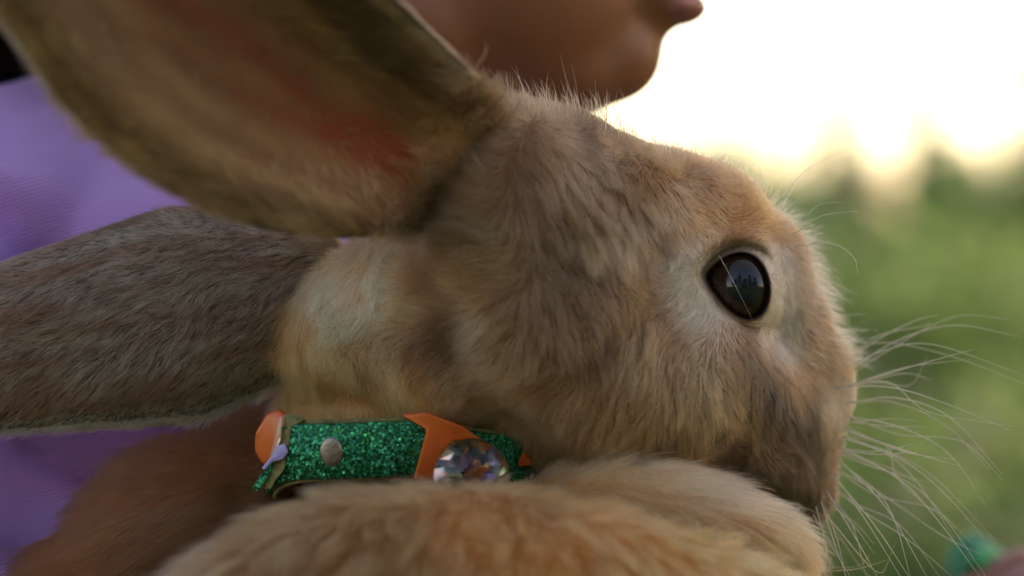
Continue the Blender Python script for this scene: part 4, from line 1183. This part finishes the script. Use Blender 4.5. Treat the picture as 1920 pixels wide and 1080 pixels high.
# ------------------------------------------------------------------ whiskers
def build_whiskers(root):
    m, n, l, b = mat('whisker')
    b.inputs['Base Color'].default_value = (0.93, 0.86, 0.72, 1); b.inputs['Roughness'].default_value = 0.3
    tr = n.new('ShaderNodeBsdfTranslucent'); tr.inputs['Color'].default_value = (0.95, 0.86, 0.7, 1)
    mx = n.new('ShaderNodeMixShader'); mx.inputs[0].default_value = 0.45
    l.new(b.outputs[0], mx.inputs[1]); l.new(tr.outputs[0], mx.inputs[2]); l.new(mx.outputs[0], n['Material Output'].inputs['Surface'])
    W = [  # pixel path, depth at root and tip (mm), root radius (mm)
        ([(1580, 705), (1680, 640), (1790, 610), (1915, 632)], 44, 72, .13), ([(1575, 700), (1650, 660), (1750, 646), (1925, 705)], 42, 60, .13),
        ([(1575, 728), (1700, 690), (1825, 655)], 30, 40, .13), ([(1560, 730), (1660, 725), (1760, 752), (1890, 805)], 26, 30, .12),
        ([(1590, 756), (1680, 746), (1780, 782), (1880, 890)], 36, 44, .13), ([(1585, 780), (1690, 802), (1780, 852), (1850, 950)], 30, 32, .12),
        ([(1580, 805), (1700, 846), (1800, 874)], 28, 22, .15), ([(1580, 820), (1690, 862), (1770, 925), (1850, 1015)], 28, 25, .12),
        ([(1575, 838), (1680, 895), (1750, 965), (1840, 1085)], 26, 22, .13), ([(1570, 860), (1660, 950), (1740, 1085)], 24, 14, .13),
        ([(1560, 890), (1640, 985), (1710, 1090)], 22, 8, .13), ([(1550, 920), (1605, 1010), (1650, 1090)], 22, 6, .12), ([(1540, 940), (1565, 1020), (1590, 1090)], 22, 10, .11),
        ([(1530, 950), (1548, 1020), (1560, 1090)], 20, 5, .1), ([(1555, 905), (1620, 960), (1700, 1010), (1790, 1085)], 30, 50, .12), ([(1570, 850), (1650, 880), (1740, 905)], 40, 62, .13),
        ([(1585, 790), (1670, 800), (1735, 800)], 44, 66, .13), ([(1570, 840), (1640, 852), (1720, 848)], 24, 12, .11), ([(1575, 690), (1640, 640), (1720, 600), (1760, 592)], 50, 90, .14),
        ([(1585, 735), (1640, 712), (1700, 700), (1745, 712)], 46, 80, .13), ([(1540, 930), (1600, 985), (1640, 1040)], 32, 40, .12), ([(1545, 960), (1640, 1070), (1668, 1050)], 18, 10, .1),
        ([(1560, 875), (1650, 925), (1760, 1000), (1840, 1040)], 34, 60, .12), ([(1575, 815), (1660, 850), (1720, 905), (1790, 1010)], 36, 58, .12),
        ([(1525, 965), (1575, 1050), (1600, 1090)], 24, 22, .1), ([(1550, 1072), (1610, 1066), (1662, 1050)], 14, 6, .09),
        # brow and forehead
        ([(1462, 372), (1515, 315), (1590, 276)], 14, 26, .08), ([(1468, 385), (1500, 335), (1545, 300)], 16, 30, .07), ([(1488, 440), (1540, 405), (1608, 396)], 10, 4, .09),
        ([(1492, 425), (1535, 385), (1585, 378)], 14, 18, .08), ([(1490, 462), (1560, 457), (1600, 482), (1609, 515)], 6, 0, .09),
        # lashes crossing the eye and crown hairs
        ([(1348, 478), (1376, 530), (1412, 602)], -9, -11, .05), ([(1410, 604), (1450, 602), (1478, 608)], -5, -6, .05), ([(1400, 608), (1440, 615), (1474, 626)], -5, -6, .05),
        ([(1075, 190), (1062, 150), (1050, 100)], 8, 6, .06), ([(1085, 195), (1080, 160), (1072, 122)], 8, 6, .06), ([(1170, 205), (1168, 182), (1160, 160)], 10, 10, .05), ([(1130, 215), (1112, 180), (1100, 165)], 8, 8, .05)]
    rw = np.random.default_rng(21)
    W += [([(u + rw.normal() * 5, v + rw.normal() * 5) if i == 0 else (u + rw.normal() * 8 * i, v + rw.normal() * 10 * i) for i, (u, v) in enumerate(p)], d0 + 6 + 8 * rw.random(), d1 + 10 * rw.normal(), r0 * 0.8) for p, d0, d1, r0 in W[:26]]
    for path, d0, d1, r0 in W:
        if r0 >= .085: d0, d1, r0 = d0 * 0.6, d1 * 0.35 - 8, r0 * 1.5
        k = len(path)
        pts = catmull([I(u, v, d0 + (d1 - d0) * i / (k - 1)) for i, (u, v) in enumerate(path)], 7)
        t = np.linspace(0, 1, len(pts))
        V, Fc = tube(pts, r0 * mm * (1 - 0.85 * t ** 1.5), 5)
        mesh_obj('whisker', V, Fc, m, root)

# ------------------------------------------------------------------ collar
BAND = [(1120, 905, 20), (1040, 893, 4), (960, 872, -8), (880, 858, -13), (790, 842, -17), (720, 842, -19), (640, 845, -20), (580, 846, -19), (545, 850, -16), (522, 862, -8), (515, 880, 6), (545, 900, 24), (660, 920, 42), (850, 930, 50), (1020, 925, 42)]

def collar_path():
    global COLLAR_PTS
    pts = catmull([I(*p) for p in BAND], 8, close=True)
    COLLAR_PTS = np.concatenate([pts, pts + [0, 0, 0.004], pts - [0, 0, 0.004]])
    return pts

def build_collar(pts):
    root = empty('collar', tuple(I(800, 850, 10)))
    props(root, 'green glitter collar with orange buckle round the rabbit\'s neck', 'collar')
    glit = glitter_material('green_glitter', (0.010, 0.30, 0.125), 2300)
    edge = plain('collar_binding', (0.20, 0.17, 0.06), 0.7, noise_scale=700, amount=0.5, bump=0.5, bump_scale=2500)
    orange = plain('orange_plastic', (0.72, 0.13, 0.022), 0.32, noise_scale=90, amount=0.12)
    metal = plain('rivet_metal', (0.36, 0.30, 0.27), 0.42, metal=1.0, noise_scale=600, amount=0.25, bump=0.3, bump_scale=1200)
    n = len(pts)
    T = nrm(np.roll(pts, -1, 0) - np.roll(pts, 1, 0))
    cen = pts.mean(0)
    up = np.array([0.05, -0.10, 1.0])
    Wd = nrm(up - (T @ up)[:, None] * T)
    out = np.cross(T, Wd)
    sgn = np.sign(((pts - cen) * out).sum(1)); out = out * (1 if sgn.mean() > 0 else -1)
    def strip(h0, h1, t0, t1, rows=6):
        """closed band between heights h0..h1, thickness t0..t1 outwards"""
        prof = [(h0, t0), (h1, t0), (h1, t1 * 0.6), (h1 - 0.0004, t1), (h0 + 0.0004, t1), (h0, t1 * 0.6)]
        V = np.concatenate([pts + Wd * a + out * b for a, b in prof])
        Fc = []
        for k in range(len(prof)):
            k2 = (k + 1) % len(prof)
            for i in range(n):
                j = (i + 1) % n
                Fc.append([k * n + i, k * n + j, k2 * n + j, k2 * n + i])
        return V, Fc
    V, Fc = strip(-0.0061, 0.0061, 0.0, 0.0016)
    mesh_obj('strap', V, Fc, glit, root)
    V, Fc = strip(-0.0067, 0.0067, -0.0012, -0.0001)
    mesh_obj('binding', V, Fc, edge, root)
    # rivet
    i = int(np.argmin([abs(proj(p)[0] - 619) + (p[1] > 0) * 9999 for p in pts]))
    def frame(i): return pts[i], T[i], Wd[i], out[i]
    p, t, w, o_ = frame(i)
    th = np.linspace(0, 2 * math.pi, 25)[:-1]
    prof = [(0.0, 0.00215), (0.0013, 0.00212), (0.0021, 0.00202), (0.0025, 0.0018), (0.0026, 0.0012)]
    V = [p + o_ * prof[0][1]]; Fc = []
    for (r_, h) in prof[1:]:
        V += [p + o_ * h + t * r_ * 0.95 * math.cos(a) + w * r_ * 1.3 * math.sin(a) for a in th]
    m = len(th)
    Fc += [[0, 1 + k, 1 + (k + 1) % m] for k in range(m)]
    for j in range(len(prof) - 2):
        Fc += [[1 + j * m + k, 1 + (j + 1) * m + k, 1 + (j + 1) * m + (k + 1) % m, 1 + j * m + (k + 1) % m] for k in range(m)]
    mesh_obj('rivet', np.array(V), Fc, metal, root)
    # orange buckle: a slanted frame with a bevelled body, extruded towards the neck
    def slab(poly, d0, d1, material, name, bev=0.6):
        bm = bmesh.new()
        fr = [bm.verts.new(I(u, v, d)) for (u, v, d) in poly]
        bm.faces.new(fr)
        bm.normal_update()
        f = bm.faces[:][0]
        if f.normal.y > 0: bmesh.ops.reverse_faces(bm, faces=[f])
        ret = bmesh.ops.extrude_face_region(bm, geom=[f])
        vs_ = [g for g in ret['geom'] if isinstance(g, bmesh.types.BMVert)]
        bmesh.ops.translate(bm, vec=(0, (d1 - d0) * mm, 0), verts=vs_)
        bmesh.ops.recalc_face_normals(bm, faces=bm.faces[:])
        bmesh.ops.bevel(bm, geom=bm.edges[:], offset=bev * mm, segments=3, profile=0.6, affect='EDGES')
        V = np.array([v.co[:] for v in bm.verts]); bm.verts.index_update()
        Fc = [[v.index for v in f.verts] for f in bm.faces]; bm.free()
        return mesh_obj(name, V, Fc, material, root)
    slab([(752, 778, -19), (800, 774, -19.5), (868, 800, -19), (905, 826, -17), (850, 826, -17.5), (826, 850, -18), (812, 900, -18.5), (775, 900, -20), (800, 806, -21)], 0, 5, orange, 'buckle', 0.7)
    slab([(930, 835, -12), (985, 848, -8), (1000, 872, -7), (940, 880, -11)], 0, 5, orange, 'buckle_tongue', 0.5)
    # orange loop and clear tab where the strap turns
    slab([(478, 812, -12), (500, 776, -13), (522, 768, -14), (540, 782, -16), (528, 820, -16), (516, 868, -14), (492, 872, -12), (477, 845, -11)], 0, 6, orange, 'strap_loop', 1.0)
    slab([(534, 776, -17), (565, 780, -20), (572, 788, -20), (548, 800, -19.5), (534, 880, -18), (518, 900, -16), (508, 918, -14), (494, 918, -13), (520, 860, -16)], 0, 2.0, edge, 'strap_fold', 0.35)
    lil = plain('lilac_plastic', (0.42, 0.36, 0.68), 0.25, noise_scale=200, amount=0.2)
    slab([(518, 836, -18.5), (534, 832, -19.5), (541, 848, -19.5), (530, 862, -19), (512, 866, -18), (496, 882, -16), (490, 878, -15.5), (508, 856, -17.5)], 0, 1.6, lil, 'lilac_tab', 0.4)
    clear = plain('clear_plastic', (0.95, 0.72, 0.62), 0.08, Transmission_Weight=0.75, IOR=1.45)
    slab([(524, 782, -18), (530, 782, -18.4), (526, 822, -18.4), (512, 858, -17.4), (506, 856, -17)], 0, 1.2, clear, 'clear_clip', 0.3)
    slab([(472, 916, -13), (492, 886, -14.5), (506, 880, -15), (500, 898, -15), (484, 922, -13.5)], 0, 1.5, glit, 'strap_end', 0.3)
    # glass dome
    gm = plain('clear_dome', (0.93, 0.97, 0.95), 0.01, Transmission_Weight=1.0, IOR=1.42)
    c = I(884, 894, -27); R = 0.0083
    v0, f0 = ellipsoid(c, (R, R * 0.8, R), sub=4)
    dome = mesh_obj('bell', v0, f0, gm, root)
    foil, nn, ll, bb = mat('iridescent_foil')
    co = nn.new('ShaderNodeTexCoord')
    vo = nn.new('ShaderNodeTexVoronoi'); vo.inputs['Scale'].default_value = 330; ll.new(co.outputs['Object'], vo.inputs['Vector'])
    rp = nn.new('ShaderNodeValToRGB')
    for k, (pos, cc) in enumerate([(0.0, (0.10, 0.12, 0.06)), (0.3, (0.25, 0.30, 0.18)), (0.5, (0.5, 0.55, 0.62)), (0.7, (0.35, 0.33, 0.62)), (0.9, (0.75, 0.42, 0.25))]):
        e_ = rp.color_ramp.elements[k] if k < 2 else rp.color_ramp.elements.new(pos)
        e_.position = pos; e_.color = (*cc, 1)
    sp = nn.new('ShaderNodeSeparateColor'); ll.new(vo.outputs['Color'], sp.inputs[0]); ll.new(sp.outputs[1], rp.inputs['Fac']); ll.new(rp.outputs['Color'], bb.inputs['Base Color'])
    bb.inputs['Metallic'].default_value = 0.9; bb.inputs['Roughness'].default_value = 0.2
    # faceted foil cup inside the dome
    V, Fc = [], []
    m = 20
    for j, (rr, yy) in enumerate([(0.0, 4.6), (2.4, 4.2), (4.4, 2.4), (6.2, 1.6), (7.6, -0.6)]):
        for k in range(m):
            a = 2 * math.pi * (k + 0.5 * (j % 2)) / m
            V.append(c + np.array([rr * math.cos(a), yy + (0.5 if k % 2 else -0.3), rr * math.sin(a)]) * mm)
    for j in range(4):
        for k in range(m):
            k2 = (k + 1) % m
            Fc.append([j * m + k, j * m + k2, (j + 1) * m + k2]); Fc.append([j * m + k, (j + 1) * m + k2, (j + 1) * m + k])
    mesh_obj('foil_cup', np.array(V), Fc, foil, dome, smooth=False)

# ------------------------------------------------------------------ build
build_ground()
build_meadow()
build_trees()
build_person()
_cp = collar_path()
rabbit = build_rabbit()
build_whiskers(rabbit)
build_collar(_cp)
